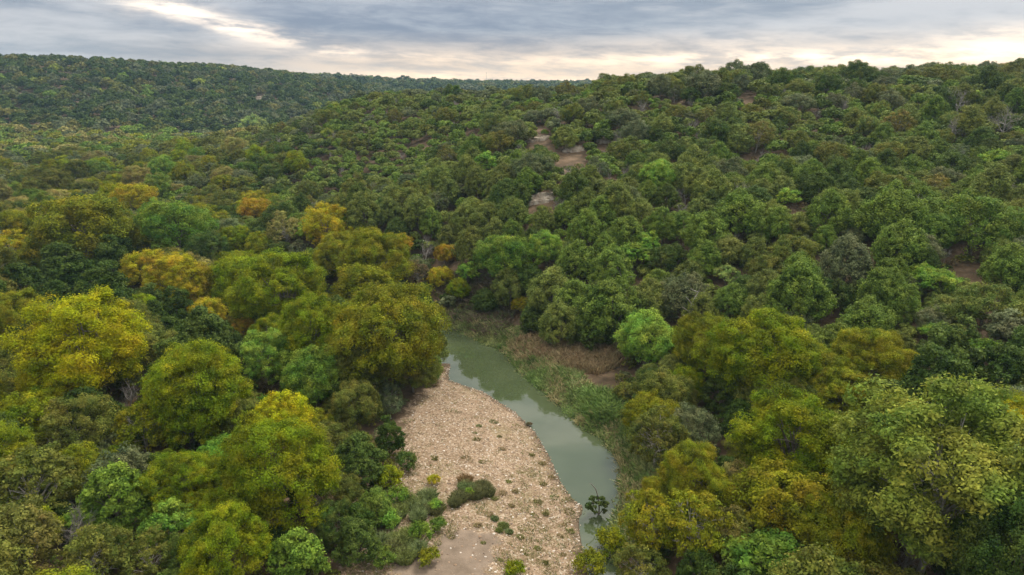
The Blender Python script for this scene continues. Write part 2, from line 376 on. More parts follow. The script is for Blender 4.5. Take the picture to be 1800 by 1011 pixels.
# ------------------------------------------------------------------ trees picked out from the photograph
# px, py of the crown's centre, crown width in px, kind, colour, landmark name (None: described by what it stands near)
HERO = [
 (145,407,130,'elm','olive yellow',None),(35,402,70,'elm','olive yellow',None),(313,405,115,'elm','bright green','broad bright green tree left of the orange tree'),(353,382,52,'elm','olive yellow',None),
 (262,427,70,'elm','olive yellow',None),(446,370,50,'elm','orange','small orange tree standing alone above the yellow elms'),(414,424,58,'elm','yellow green',None),(505,407,60,'scrub','tan','thin tan tree between the orange tree and the tall golden elm'),
 (575,402,72,'elm','golden','tall golden elm above the creek side woods'),(600,455,90,'elm_big','olive yellow',None),(655,465,120,'elm_big','olive yellow','big olive yellow elm left of the bare grey tree'),(640,520,100,'elm','olive yellow',None),
 (118,487,90,'cedar','dark green',None),(198,470,62,'cedar','dark green',None),(35,502,70,'cedar','dark green',None),(188,532,85,'cedar','dark green',None),(100,535,65,'cedar','dark green',None),
 (255,478,75,'elm','golden','golden tree leaning over the dark junipers at left'),(320,500,100,'elm_big','golden','wide golden crown between dark junipers at left'),(362,482,50,'scrub','tan',None),
 (425,500,105,'elm','yellow green',None),(495,515,135,'elm_big','yellow green','large yellow green elm with pale forked trunks showing'),(545,590,125,'elm_big','yellow green',None),(362,552,58,'elm','golden','small golden tree in front of dark junipers'),
 (428,577,42,'elm','orange',None),(313,548,55,'cedar','dark green',None),(357,605,100,'cedar','deep green',None),(300,590,60,'cedar','dark green',None),(425,640,60,'cedar','deep green',None),(470,590,60,'elm','yellow green',None),
 (24,565,100,'elm_big','olive yellow',None),(118,580,110,'elm','dull olive',None),(208,583,110,'elm','dull olive',None),(262,618,90,'elm','dull olive',None),(0,640,70,'elm','dull olive',None),
 (150,620,185,'elm_big','bright yellow','huge bright yellow elm near the left edge'),(95,672,110,'elm_big','bright yellow',None),(346,690,175,'elm_big','yellow green','broad yellow green elm below the dark junipers at left'),(330,745,110,'elm','yellow green',None),
 (470,632,95,'elm','lime green','lime green tree in front of the forked elm'),(553,672,100,'elm','bright green','bright green tree left of the big round olive tree'),(470,668,48,'scrub','brown',None),
 (692,590,195,'elm_big','olive yellow','big round olive tree overhanging the creek bend'),(640,640,110,'elm_big','dull olive',None),(725,650,80,'elm','dull olive',None),
 (711,432,36,'elm','orange',None),(745,442,52,'bare','grey','bare grey tree above the creek bend'),(735,482,46,'scrub','brown',None),(783,447,38,'elm','orange','slender orange tree beside the creek bend'),(776,490,38,'elm','golden',None),(806,512,36,'elm','yellow green',None),
 (985,572,72,'juniper','olive green',None),(1048,584,62,'juniper','deep green',None),(935,562,46,'juniper','deep green',None),(1165,700,95,'elm','dull olive',None),(1150,735,90,'elm','olive yellow',None),
 (822,482,42,'mesquite','lime green',None),(890,455,88,'elm','bright green','rounded bright green tree on the slope above the creek bend'),(963,442,60,'elm','lime green',None),(1003,442,46,'mesquite','pale lime',None),(896,505,62,'juniper','olive green',None),
 (970,520,88,'juniper','olive green',None),(1012,535,80,'juniper','mid green',None),(1070,550,100,'juniper','mid green','big mid green juniper above the dry brown bank'),(1075,482,78,'juniper','mid green',None),(1013,468,70,'juniper','mid green',None),(1138,538,72,'juniper','olive green',None),
 (1064,440,50,'juniper','mid green',None),(1115,447,60,'mesquite','bright green',None),(916,535,30,'elm','golden','tiny golden tree at the foot of the hillside'),(1027,407,68,'juniper','mid green',None),(953,392,50,'juniper','olive green',None),(900,412,42,'juniper','mid green',None),
 (869,412,48,'juniper','olive green',None),(993,382,45,'juniper','mid green',None),(1057,379,55,'juniper','mid green',None),(1083,360,66,'juniper','olive green',None),(1125,379,55,'juniper','olive green',None),(1165,399,60,'juniper','mid green',None),(1098,412,58,'juniper','mid green',None),
 (637,379,65,'juniper','olive green',None),(735,375,60,'juniper','olive green',None),(758,395,45,'juniper','mid green',None),(697,409,40,'juniper','deep green',None),(818,389,60,'juniper','olive green',None),(859,385,50,'juniper','olive green',None),
 (1135,602,90,'elm','lime green','lime green tree at the right end of the dry brown bank'),(1190,605,60,'elm','yellow green',None),(1101,507,30,'snag','grey',None),(1210,555,32,'snag','grey','pale broken snag behind the yellow elms'),(1203,452,44,'bare','grey',None),
 (1300,379,80,'juniper','mid green',None),(1368,398,60,'juniper','mid green',None),(1459,379,75,'juniper','mid green',None),(1567,382,104,'juniper','mid green','big domed green juniper high on the right slope'),(1580,439,85,'juniper','mid green','domed juniper beside the bare tan clearing'),
 (1452,422,45,'juniper','mid green',None),(1237,412,75,'juniper','mid green',None),(1715,400,125,'oak','mid green',None),(1775,405,85,'oak','mid green',None),(1503,417,42,'oak','grey green',None),(1486,470,88,'juniper','grey green',None),
 (1402,480,60,'juniper','mid green',None),(1402,518,100,'juniper','mid green',None),(1240,457,56,'juniper','mid green',None),(1550,518,80,'juniper','mid green',None),(1578,535,70,'juniper','mid green',None),(1523,574,85,'juniper','mid green',None),(1600,508,48,'oak','grey green',None),
 (1390,577,60,'oak','grey green',None),(1647,500,72,'mesquite','lime green','feathery lime tree on the right slope'),(1640,588,48,'mesquite','lime green',None),(1725,620,70,'mesquite','bright green','flat topped bright green tree near the right edge'),
 (1772,478,80,'juniper','mid green',None),(1730,540,95,'oak','olive green',None),(1670,548,75,'oak','olive green',None),(1278,482,45,'mesquite','pale lime',None),(1284,535,60,'juniper','mid green',None),(1335,555,60,'juniper','olive green',None),
 (1240,612,105,'elm_big','olive yellow',None),(1350,635,165,'elm_big','yellow green','big yellow green elm spreading at the foot of the right slope'),(1425,660,110,'elm_big','olive yellow',None),(1523,640,125,'elm_big','olive yellow','big golden olive elm at the right of the elm row'),(1594,635,48,'elm','bright yellow',None),
 (1670,645,105,'cedar','deep green',None),(1760,665,100,'cedar','dark green',None),(1640,715,130,'cedar','dark green',None),(1560,730,90,'cedar','deep green',None),(1205,680,70,'elm','yellow green',None),(1370,700,120,'elm_big','dull olive',None),(1480,700,100,'elm_big','olive yellow',None),
 (1402,790,175,'elm_big','yellow green','round yellow green elm in front of the dead branches at lower right'),(1640,850,320,'pecan','pale sage','very large pale sage tree with open crown at lower right'),(1775,760,140,'elm_big','bright yellow','bright yellow tree at the right edge'),
 (1215,845,115,'elm_big','olive yellow',None),(1293,850,75,'scrub','tan',None),(1225,935,125,'scrub','olive yellow',None),(1350,990,130,'mesquite','bright green','light green treetop at the bottom edge right of centre'),(1490,950,150,'elm_big','olive yellow',None),(1220,762,95,'oak','grey green',None),
 (1300,745,70,'cedar','dark green',None),(1345,735,60,'bare','grey','bare pale branches above the round elm at lower right'),(1153,775,100,'scrub','dull olive',None),(1187,700,70,'elm','dull olive',None),(1140,920,100,'scrub','olive yellow',None),(1130,1000,90,'scrub','dull olive',None),(1290,940,90,'scrub','brown olive',None),
 (256,755,95,'scrub','olive yellow',None),(500,750,100,'elm','bright yellow','golden topped tree among green elms at lower left'),(325,850,125,'elm_big','yellow green',None),(480,832,185,'elm_big','yellow green','wide yellow green elm beside the gravel bar woods'),(212,885,112,'cedar','bright green','bright green round tree near the lower left corner'),
 (405,905,110,'elm_big','yellow green',None),(390,975,140,'elm_big','yellow green',None),(526,985,85,'cedar','bright green',None),(590,930,80,'elm','deep green',None),(573,785,75,'elm','dull olive',None),(140,758,110,'elm','dull olive',None),(60,740,110,'elm','yellow green',None),
 (60,850,120,'scrub','dull olive',None),(140,840,90,'elm','olive yellow',None),(30,960,130,'scrub','brown olive',None),(170,985,110,'scrub','dull olive',None),(270,985,90,'scrub','dull olive',None),(627,815,80,'cedar','deep green',None),(684,775,50,'cedar','dark green',None),(625,715,90,'elm','dull olive',None),
 (430,745,80,'elm','dull olive',None),(600,860,70,'elm','dull olive',None),(627,960,70,'cedar','deep green',None),(560,880,60,'scrub','brown',None),(20,720,60,'elm','dull olive',None),
 (985,203,35,'bare','grey','round bare grey bush high on the slope'),(1155,312,54,'elm','lime green','round lime green tree in the middle of the slope'),(1768,215,60,'bare','grey',None),(1688,182,50,'bare','grey',None),(1671,232,45,'bare','grey',None),(1205,342,34,'bare','grey',None),
 (945,332,18,'shrub','dark red','small dark red shrub above the middle rock ledge'),(447,218,45,'mesquite','pale lime',None),(286,296,40,'elm','lime green',None),(238,350,60,'elm','golden',None),(1660,450,26,'bare','grey',None),(1240,150,60,'oak','grey green',None),(1160,155,50,'oak','grey green',None),
 (75,800,85,'bare','grey',None),(110,935,105,'bare','grey',None),(225,700,60,'bare','grey',None),(1590,985,100,'bare','grey',None),(20,440,60,'scrub','golden',None),(60,462,60,'elm','olive yellow',None),(270,560,50,'cedar','dark green',None),(215,250,0,None,None,None),
]
OPEN = np.array([(785,552),(830,545),(880,560),(905,580),(940,603),(1000,610),(1085,622),(1085,660),(1110,700),(1100,760),(1120,790),(1105,850),(1080,900),(1060,1011),(1060,1200),(620,1200),(640,1011),(690,930),(720,860),(705,800),(700,740),(730,695),(790,660)], float)
CLEAR = [(1005,268,26,16),(1068,250,14,7),(945,245,22,7),(950,350,24,12),(1150,362,22,8),(1195,180,12,5),(1310,167,16,5),(1310,265,10,5),(1725,478,28,16),(1515,440,22,18),(1420,350,16,7),(1455,545,26,12),(950,216,10,6),(20,300,13,6),(1380,268,10,4),(715,262,0,0),(830,228,10,4),(735,243,10,4),
         (460,176,6,4)]

trees = []      # x, y, r(world), kind
heroes_px = []
def kd(kind, vi): v = VAR[kind][vi]; return v[2], v[3], v[4]
LAND = []
records = []    # root, px, py, d, colour, name, landmark, size
for (px, py, w, kind, cname, lm) in HERO:
    if not kind: continue
    w = w * (1.14 if kind in ('elm', 'elm_big', 'cedar', 'scrub') else 1.06)
    vi = random.randrange(len(VAR[kind])); Wv, hc, Hv = kd(kind, vi)
    x, y, g_, d = solve(px, py, lambda t: hc * (w * t / FPX) / Wv)
    s = w * d / FPX / Wv
    col = np.array(PAL[cname]) * rng.uniform(.92, 1.08)
    root = place(kind, vi, x, y, g_ - .05, s, random.uniform(0, 6.28), col)
    trees.append((x, y, s * Wv / 2 * (.62 if kind not in ('bare', 'snag') else .4)))
    heroes_px.append((px, py, w / 2, d))
    records.append([root, px, py, d, cname, NAMES[kind], lm, s * Wv])

# ------------------------------------------------------------------ filling the woods between them
def visible(x, y, ztop):
    n = 14; t = np.linspace(.25, .95, n)
    g = base(x * t, y * t)
    line = CAMH + (ztop - CAMH) * t
    return not np.any(g + 2.5 > line + .0 * t)
G = {}
CS = 12.0
def cells(x, y): return int(math.floor(x / CS)), int(math.floor(y / CS))
def addt(x, y, r): G.setdefault(cells(x, y), []).append((x, y, r))
for t in trees: addt(*t)
def freeat(x, y, r, k):
    cx, cy = cells(x, y)
    for i in (-1, 0, 1):
        for j in (-1, 0, 1):
            for (a, b, q) in G.get((cx + i, cy + j), ()):
                if (a - x) ** 2 + (b - y) ** 2 < (k * (r + q)) ** 2: return False
    return True
ang = np.linspace(0, 2 * math.pi, 14, endpoint=False)
HP = np.array(heroes_px)
def kindat(x, y, z, g):
    r = g.random()
    left_flat = (x < -12 and y < 130) or (z < 6.5 and y < 300 and x < -20)
    right_flat = (x > 6 and y < 78 and z < 6)
    if left_flat or right_flat:
        t = [('elm', .34), ('cedar', .22), ('scrub', .12), ('oak', .18), ('elm_big', .1), ('mesquite', .04)]
    elif y > 160 and x < -60 - .1 * (y - 160) and z < 16:
        t = [('elm', .42), ('oak', .36), ('mesquite', .08), ('scrub', .04), ('juniper', .1)]
    elif z > 35.5:
        t = [('oak', .62), ('juniper', .33), ('bare', .03), ('elm', .02)]
    else:
        t = [('juniper', .70), ('oak', .20), ('mesquite', .035), ('bare', .035), ('scrub', .03)]
    for k, p in t:
        r -= p
        if r < 0: return k
    return 'juniper'
def colat(kind, x, y, z, g):
    c = lambda *a: a[g.integers(len(a))]
    low = z < 8
    if kind == 'juniper': return c('mid green', 'mid green', 'olive green', 'olive green', 'olive green', 'deep green')
    if kind == 'cedar': return c('dark green', 'deep green')
    if kind == 'oak': return c('grey green', 'olive green', 'dull olive', 'dull olive', 'deep green') if not low else c('grey green', 'deep green', 'dull olive', 'mid green')
    if kind in ('elm', 'elm_big'): return c('olive yellow', 'dull olive', 'dull olive', 'yellow green', 'mid green', 'olive yellow', 'tan') if y > 140 else c('olive yellow', 'dull olive', 'dull olive', 'yellow green', 'deep green')
    if kind == 'mesquite': return c('bright green', 'grey green', 'lime green') if y < 200 else c('grey green', 'bright green', 'pale sage')
    if kind == 'scrub': return c('dull olive', 'brown olive', 'grey green', 'grey green')
    return 'grey'
fills = []
g = np.random.default_rng(5)
def overlaps(x, y, zc, rw, rh, d, near):
    px, py, _ = proj(x, y, zc); a, b = rw * FPX / d, rh * FPX / d
    if near:
        X = px + a * np.cos(ang); Y = py + b * np.sin(ang)
        if inpoly(OPEN, np.append(X, px), np.append(Y, py)).any(): return True
    for (cx, cy, cw, ch) in CLEAR:
        if cw and abs(px - cx) < .75 * a + cw * .8 and -(b * .3 + ch) < (py - cy) < b * 1.05 + ch and d < 235: 
            return True
    q = (HP[:, 3] > d + 1) & (((HP[:, 0] - px) / (a * .9 + .5 * HP[:, 2])) ** 2 + ((HP[:, 1] - py) / (b * .9 + .5 * HP[:, 2])) ** 2 < 1) & (HP[:, 2] > 10)
    return bool(q.any())
def dart(ncand, ymin, ymax, k, scale=(.8, 1.2)):
    Y = np.sqrt(g.random(ncand) * (ymax ** 2 - ymin ** 2) + ymin ** 2)
    X = (g.random(ncand) * 2 - 1) * (Y * .80 + 14)
    Z = ground(X, Y)
    ins = inpoly(CREEK, X, Y) | (np.minimum(linedist(LP, X, Y), linedist(RP, X, Y)) < 1.5)
    for x, y, z, bad in zip(X, Y, Z, ins):
        if bad: continue
        kind = kindat(x, y, z, g)
        vi = int(g.integers(len(VAR[kind]))); Wv, hc, Hv = kd(kind, vi)
        s = g.uniform(*scale)
        if z > 36 and kind in ('oak', 'juniper'): s *= 1.15
        if kind == 'bare': s *= .8
        if kind == 'elm_big': s *= .8
        r = Wv / 2 * s
        if not freeat(x, y, r * .9, k): continue
        px, py, d = proj(x, y, z + hc * s)
        if px < -r * FPX / d or px > 1800 + r * FPX / d or py > 1011 + Hv * s * FPX / d * .6: continue
        if d < 34: continue
        if overlaps(x, y, z + hc * s, r, Hv * s / 2, d, y < 130): continue
        if not visible(x, y, z + (hc + Hv / 2) * s): continue
        addt(x, y, r * .9)
        fills.append([x, y, z, kind, vi, s, px, py, d, colat(kind, x, y, z, g), r])
dart(12000, 36, 130, .74, (.75, 1.2))
dart(30000, 125, 180, .70, (.6, 1.15))
dart(42000, 170, 300, .70, (.5, 1.05))
dart(14000, 40, 200, .72, (.4, .65))
# the 300 of a kind that show largest stand as trees of their own, the rest go into the far wood
cnt = {}
for r_ in records: cnt[r_[5]] = cnt.get(r_[5], 0) + 1
fills.sort(key=lambda f: -(f[10] / f[8]))
restf = []
for f in fills:
    nm = NAMES[f[3]]
    if cnt.get(nm, 0) >= 298: restf.append(f); continue
    cnt[nm] = cnt.get(nm, 0) + 1
    x, y, z, kind, vi, s, px, py, d, cname, r = f
    col = np.array(PAL[cname]) * g.uniform(.82, 1.18) * np.array([g.uniform(.93, 1.07), 1, g.uniform(.9, 1.1)])
    root = place(kind, vi, x, y, z - .05, s, g.random() * 6.28, col, g.uniform(.85, 1.12))
    records.append([root, px, py, d, cname, nm, None, 2 * r])
print('trees', cnt, 'rest', len(restf))

# ------------------------------------------------------------------ far wood: merged crowns too many to count
def far_template(i, nleaf, size, H=.8):
    gg = np.random.default_rng(900 + i)
    D = sph(12, -.3, gg) * gg.uniform(.35, .62, (12, 1)); R_ = gg.uniform(.26, .42, 12)
    li = gg.integers(0, 12, nleaf)
    ld = unit(gg.normal(size=(nleaf, 3)) + D[li] * 1.4 + [0, 0, .5])
    P = D[li] + ld * R_[li][:, None] * gg.uniform(.6, 1.1, (nleaf, 1))
    nr = unit(ld + gg.normal(0, .5, ld.shape)); t1 = unit(np.cross(nr, gg.normal(size=nr.shape))); t2 = np.cross(nr, t1)
    s = size * gg.uniform(.6, 1.3, (nleaf, 1))
    V = np.stack([P - t1 * s - t2 * s * .5, P + t1 * s - t2 * s * .5, P + t2 * s], 1) * np.array([1, 1, H])
    return V, gg.normal(0, .3, nleaf) + gg.normal(0, .35, 12)[li]
TA = [far_template(i, 1300, .085) for i in range(4)]
TB = [far_template(i + 10, 420, .13) for i in range(5)]
farV, farT, farC = [], [], []
def addfar(T, x, y, z, r, col, gg, h=1.0):
    V, t = T[gg.integers(len(T))]; a = gg.random() * 6.28; c, s_ = math.cos(a), math.sin(a)
    rot = np.array([[c, s_, 0], [-s_, c, 0], [0, 0, h]])
    farV.append((V @ rot) * r + np.array([x, y, z])); farT.append(t); farC.append(np.repeat(np.array(col)[None], len(t), 0))
for f in restf:
    addfar(TA, f[0], f[1], f[2] + f[10] * .8, f[10] * 1.05, np.array(PAL[f[9]]) * g.uniform(.85, 1.15), g)
nfar = 0
def farband(y0, y1, step, rad):
    global nfar
    ys = np.arange(y0, y1, step * .9)
    for y in ys:
        xs = np.arange(-y * .82 - 20, y * .82 + 20, step); xs = xs + g.uniform(-.45, .45, len(xs)) * step
        yy = y + g.uniform(-.45, .45, len(xs)) * step; zz = ground(xs, yy)
        for x, y2, z in zip(xs, yy, zz):
            r = rad * g.uniform(.5, 1.5)
            if g.random() < .05: continue
            if not visible(x, y2, z + r * 1.6): continue
            px, py, d = proj(x, y2, z)
            if (px - 460) ** 2 / 14 ** 2 + (py - 176) ** 2 / 6 ** 2 < 1: continue
            if d < 290 or not freeat(x, y2, r, .6): continue
            q = g.random()
            low = z < 20 and d < 430
            if low: cn = ['olive yellow', 'dull olive', 'mid green', 'tan', 'grey green', 'olive green', 'brown olive', 'bright green'][g.integers(8)]
            else: cn = 'pale sage' if q < .02 else 'bright green' if q < .04 else 'brown olive' if q < .1 else 'dull olive' if q < .2 else 'grey green' if q < .4 else 'deep green' if q < .75 else 'dark green'
            T = TA if d < 360 else TB
            addfar(T, x, y2, z + r * .55, r, np.array(PAL[cn]) * g.uniform(.75, 1.2) * (1 if low else .8), g); nfar += 1
farband(285, 430, 6.0, 4.0)
farband(430, 900, 7.6, 4.9)
farband(900, 1900, 15, 9)
farV = np.concatenate(farV).reshape(-1, 3)
me = build_mesh('far_wood', farV, [np.arange(len(farV)).reshape(-1, 3)], [M_FAR], fattr=np.concatenate(farT), fcol=np.concatenate(farC))
tag(link('far_wood', me), 'distant mixed woodland covering the far ridge and valley behind', 'woodland', kind='stuff')
print('far', nfar, len(farV) // 3)

# ------------------------------------------------------------------ the ground sheet
def axis(lo, hi, f0, f1, fine, n_out):
    a = np.arange(f0, f1, fine)
    r = np.linspace(0, 1, n_out + 1)[1:]
    up = f1 + (hi - f1) * r ** 2.6; dn = f0 + (lo - f0) * r ** 2.6
    return np.concatenate([dn[::-1], a, up])
xs = axis(-1950, 1950, -34, 44, .42, 105); ys = axis(-500, 2000, 44, 122, .42, 150)
GX, GY = np.meshgrid(xs, ys); gx, gy = GX.ravel(), GY.ravel()
gzv = ground(gx, gy)
nx, ny = len(xs), len(ys)
ii = (np.arange(ny - 1)[:, None] * nx + np.arange(nx - 1)[None]).ravel()
F = np.stack([ii, ii + 1, ii + nx + 1, ii + nx], 1)
m, nt = mat('ground_cover'); L = nt.links.new
gme = build_mesh('ground', np.stack([gx, gy, gzv], 1), [F], [m], smooth=True)
BAR = np.array([onplane(*p, .6) for p in [(797,630),(782,648),(765,680),(738,705),(715,745),(702,800),(690,860),(660,900),(640,950),(600,1040),(700,1300),(1010,1300),(1060,1011)]])
BARP = np.vstack([BAR, LP[3:-4]])
DRY = np.array([onplane(*p, 1.5) for p in [(892,598),(902,618),(960,634),(1000,652),(1050,662),(1088,650),(1092,612),(1000,600),(940,596)]])
MUD = np.array([onplane(*p, .8) for p in [(700,1011),(740,975),(800,948),(850,942),(880,960),(860,1011),(850,1200),(650,1200)]])
zone = np.zeros((len(gx), 4), np.float32); zone[:, 3] = 1
nm_ = (np.abs(gx) < 60) & (gy > 20) & (gy < 140)
def soft(P, w):
    r = np.zeros(len(gx)); x, y = gx[nm_], gy[nm_]
    ins = inpoly(P, x, y); d = linedist(np.vstack([P, P[:1]]), x, y)
    r[nm_] = np.where(ins, .5 + .5 * sst(0, w, d), .5 - .5 * sst(0, w, d)); return r
zone[:, 0] = np.maximum(soft(BARP, 2.0), soft(CREEK, 1.0) * (gx < 60))
zone[:, 1] = soft(DRY, 2.0); zone[:, 2] = soft(MUD, 1.5)
a = gme.attributes.new('zone', 'FLOAT_COLOR', 'POINT'); a.data.foreach_set('color', zone.ravel())
tag(link('ground', gme), kind='structure')
out = N(nt, 'ShaderNodeOutputMaterial'); b = N(nt, 'ShaderNodeBsdfPrincipled'); b.inputs['Roughness'].default_value = .9; b.inputs['Specular IOR Level'].default_value = .15
tc = N(nt, 'ShaderNodeTexCoord')
def noise(sc, det=4, rough=.55):
    n = N(nt, 'ShaderNodeTexNoise'); n.inputs['Scale'].default_value = sc; n.inputs['Detail'].default_value = det; n.inputs['Roughness'].default_value = rough
    L(tc.outputs['Object'], n.inputs['Vector']); return n.outputs['Fac']
def ramp(src, stops):
    r = N(nt, 'ShaderNodeValToRGB'); e = r.color_ramp.elements
    while len(e) < len(stops): e.new(.5)
    for i, (p, c) in enumerate(stops): e[i].position = p; e[i].color = (*c, 1)
    L(src, r.inputs[0]); return r.outputs[0]
def mixc(f, a_, b_):
    x = N(nt, 'ShaderNodeMix', data_type='RGBA'); L(a_, x.inputs['A']); L(b_, x.inputs['B'])
    if isinstance(f, float): x.inputs['Factor'].default_value = f
    else: L(f, x.inputs['Factor'])
    return x.outputs['Result']
soil = ramp(noise(.35, 8, .7), [(.3, (.055, .042, .026)), (.5, (.13, .09, .055)), (.62, (.21, .145, .095)), (.75, (.14, .13, .05))])
vor = N(nt, 'ShaderNodeTexVoronoi'); vor.inputs['Scale'].default_value = 6.5; L(tc.outputs['Object'], vor.inputs['Vector'])
sepv = N(nt, 'ShaderNodeSeparateColor'); L(vor.outputs['Color'], sepv.inputs[0])
peb = ramp(sepv.outputs[0], [(.0, (.15, .10, .06)), (.35, (.28, .195, .125)), (.7, (.37, .27, .185)), (.93, (.52, .42, .32)), (1, (.66, .58, .48))])
sand = ramp(noise(.45, 5), [(.38, (.16, .115, .068)), (.6, (.32, .235, .155))])
gravel = mixc(.6, sand, peb)
grit = noise(.22, 6, .75)
gw = N(nt, 'ShaderNodeMapRange'); gw.inputs['From Min'].default_value = .52; gw.inputs['From Max'].default_value = .7; gw.inputs['To Max'].default_value = .55; L(grit, gw.inputs['Value'])
weeds = ramp(noise(2.5, 5), [(.35, (.09, .10, .03)), (.65, (.22, .18, .07))])
gravel = mixc(gw.outputs[0], gravel, weeds)
dry = ramp(noise(1.4, 6, .7), [(.35, (.12, .075, .04)), (.5, (.26, .17, .09)), (.65, (.36, .25, .13))])
mud = ramp(noise(.9, 6, .6), [(.35, (.17, .13, .095)), (.65, (.26, .20, .15))])
za = N(nt, 'ShaderNodeAttribute', attribute_name='zone'); sz = N(nt, 'ShaderNodeSeparateColor'); L(za.outputs['Color'], sz.inputs[0])
def edge(s_):   # ragged borders between the grounds
    ad = N(nt, 'ShaderNodeMath', operation='ADD'); L(s_, ad.inputs[0])
    sb = N(nt, 'ShaderNodeMath', operation='MULTIPLY_ADD'); sb.inputs[1].default_value = 1.8; sb.inputs[2].default_value = -.9; L(noise(.8, 5, .7), sb.inputs[0]); L(sb.outputs[0], ad.inputs[1])
    mr = N(nt, 'ShaderNodeMapRange'); mr.inputs['From Min'].default_value = .4; mr.inputs['From Max'].default_value = .6; L(ad.outputs[0], mr.inputs['Value']); return mr.outputs[0]
c = mixc(edge(sz.outputs[0]), soil, gravel); c = mixc(edge(sz.outputs[1]), c, dry); c = mixc(edge(sz.outputs[2]), c, mud)
geo = N(nt, 'ShaderNodeNewGeometry'); sp = N(nt, 'ShaderNodeSeparateXYZ'); L(geo.outputs['Position'], sp.inputs[0])
wet = N(nt, 'ShaderNodeMapRange'); wet.inputs['From Min'].default_value = .02; wet.inputs['From Max'].default_value = .14; L(sp.outputs['Z'], wet.inputs['Value'])
wetc = ramp(noise(3, 3), [(.3, (.07, .055, .035)), (.7, (.12, .09, .06))])
c = mixc(wet.outputs[0], wetc, c)
L(c, b.inputs['Base Color'])
bp = N(nt, 'ShaderNodeBump'); bp.inputs['Strength'].default_value = .25; bp.inputs['Distance'].default_value = .05; L(vor.outputs['Distance'], bp.inputs['Height']); L(bp.outputs[0], b.inputs['Normal'])
L(b.outputs[0], out.inputs['Surface'])

# ------------------------------------------------------------------ creek water
def resample(P, n):
    d = np.r_[0, np.cumsum(np.hypot(*np.diff(P, axis=0).T))]; t = np.linspace(0, d[-1], n)
    return np.stack([np.interp(t, d, P[:, 0]), np.interp(t, d, P[:, 1])], 1)
n = 120; A, B = resample(LP, n), resample(RP, n); dv = B - A; dv /= np.linalg.norm(dv, axis=1)[:, None]
A = A - dv * 1.2; B = B + dv * .8
tt = np.linspace(0, 1, 9)
W_ = (A[:, None] * (1 - tt)[None, :, None] + B[:, None] * tt[None, :, None]).reshape(-1, 2)
V = np.c_[W_, np.zeros(len(W_))]
ii = (np.arange(n - 1)[:, None] * 9 + np.arange(8)[None]).ravel(); F = np.stack([ii, ii + 1, ii + 10, ii + 9], 1)
m, nt = mat('creek_water'); L = nt.links.new
out = N(nt, 'ShaderNodeOutputMaterial'); b = N(nt, 'ShaderNodeBsdfPrincipled')
tc = N(nt, 'ShaderNodeTexCoord')
no = N(nt, 'ShaderNodeTexNoise'); no.inputs['Scale'].default_value = .12; no.inputs['Detail'].default_value = 3; L(tc.outputs['Object'], no.inputs['Vector'])
r = N(nt, 'ShaderNodeValToRGB'); r.color_ramp.elements[0].color = (.056, .076, .034, 1); r.color_ramp.elements[1].color = (.078, .100, .050, 1); r.color_ramp.elements[0].position = .3; r.color_ramp.elements[1].position = .7
L(no.outputs['Fac'], r.inputs[0]); L(r.outputs[0], b.inputs['Base Color'])
b.inputs['Roughness'].default_value = .012; b.inputs['IOR'].default_value = 1.78
n2 = N(nt, 'ShaderNodeTexNoise'); n2.inputs['Scale'].default_value = .5; n2.inputs['Detail'].default_value = 3; L(tc.outputs['Object'], n2.inputs['Vector'])
bp = N(nt, 'ShaderNodeBump'); bp.inputs['Strength'].default_value = .012; bp.inputs['Distance'].default_value = .05; L(n2.outputs['Fac'], bp.inputs['Height']); L(bp.outputs[0], b.inputs['Normal'])
L(b.outputs[0], out.inputs['Surface'])
tag(link('water', build_mesh('water', V, [F], [m], smooth=True)), kind='structure')

# ------------------------------------------------------------------ gravel, grass, underbrush (uncountable)
g = np.random.default_rng(21)
def pts_in(P, n):
    lo, hi = P.min(0), P.max(0); q = lo + g.random((n * 3, 2)) * (hi - lo); return q[inpoly(P, q[:, 0], q[:, 1])][:n]
def stones(Q, smin, smax, name, matl):
    n = len(Q); base = np.array([(1,0,0),(-1,0,0),(0,1,0),(0,-1,0),(0,0,1),(0,0,-1),(.6,.6,.5),(-.6,.6,.5),(-.6,-.6,.5),(.6,-.6,.5)], float)
    FI = np.array([(0,2,6),(2,4,6),(4,0,6),(2,1,7),(1,4,7),(4,2,7),(1,3,8),(3,4,8),(4,1,8),(3,0,9),(0,4,9),(4,3,9),(0,5,2),(2,5,1),(1,5,3),(3,5,0)])
    s = smin + (smax - smin) * g.random(n) ** 3
    a = g.random(n) * 6.28; sx = s * g.uniform(.6, 1.2, n); sy = s * g.uniform(.5, 1, n); szz = s * g.uniform(.3, .6, n)
    Vb = base[None] * g.uniform(.8, 1.2, (n, 10, 1)) * np.stack([sx, sy, szz], 1)[:, None]
    x = Vb[..., 0] * np.cos(a)[:, None] - Vb[..., 1] * np.sin(a)[:, None]; y = Vb[..., 0] * np.sin(a)[:, None] + Vb[..., 1] * np.cos(a)[:, None]
    z = Vb[..., 2] + (ground(Q[:, 0], Q[:, 1]) + szz * .2)[:, None]
    V = np.stack([x + Q[:, 0:1], y + Q[:, 1:2], z], -1).reshape(-1, 3)
    F = (FI[None] + (np.arange(n) * 10)[:, None, None]).reshape(-1, 3)
    c = np.array([(.40,.28,.19),(.52,.39,.28),(.24,.16,.10),(.68,.61,.53),(.15,.11,.08),(.36,.23,.14),(.30,.22,.15),(.33,.24,.16)])[g.integers(0, 8, n)] * g.uniform(.8, 1.15, (n, 1))
    return build_mesh(name, V, [F], [matl], fcol=np.repeat(c, 16, 0), fattr=np.zeros(n * 16))
m, nt = mat('stone'); L = nt.links.new
out = N(nt, 'ShaderNodeOutputMaterial'); b = N(nt, 'ShaderNodeBsdfPrincipled'); b.inputs['Roughness'].default_value = .8
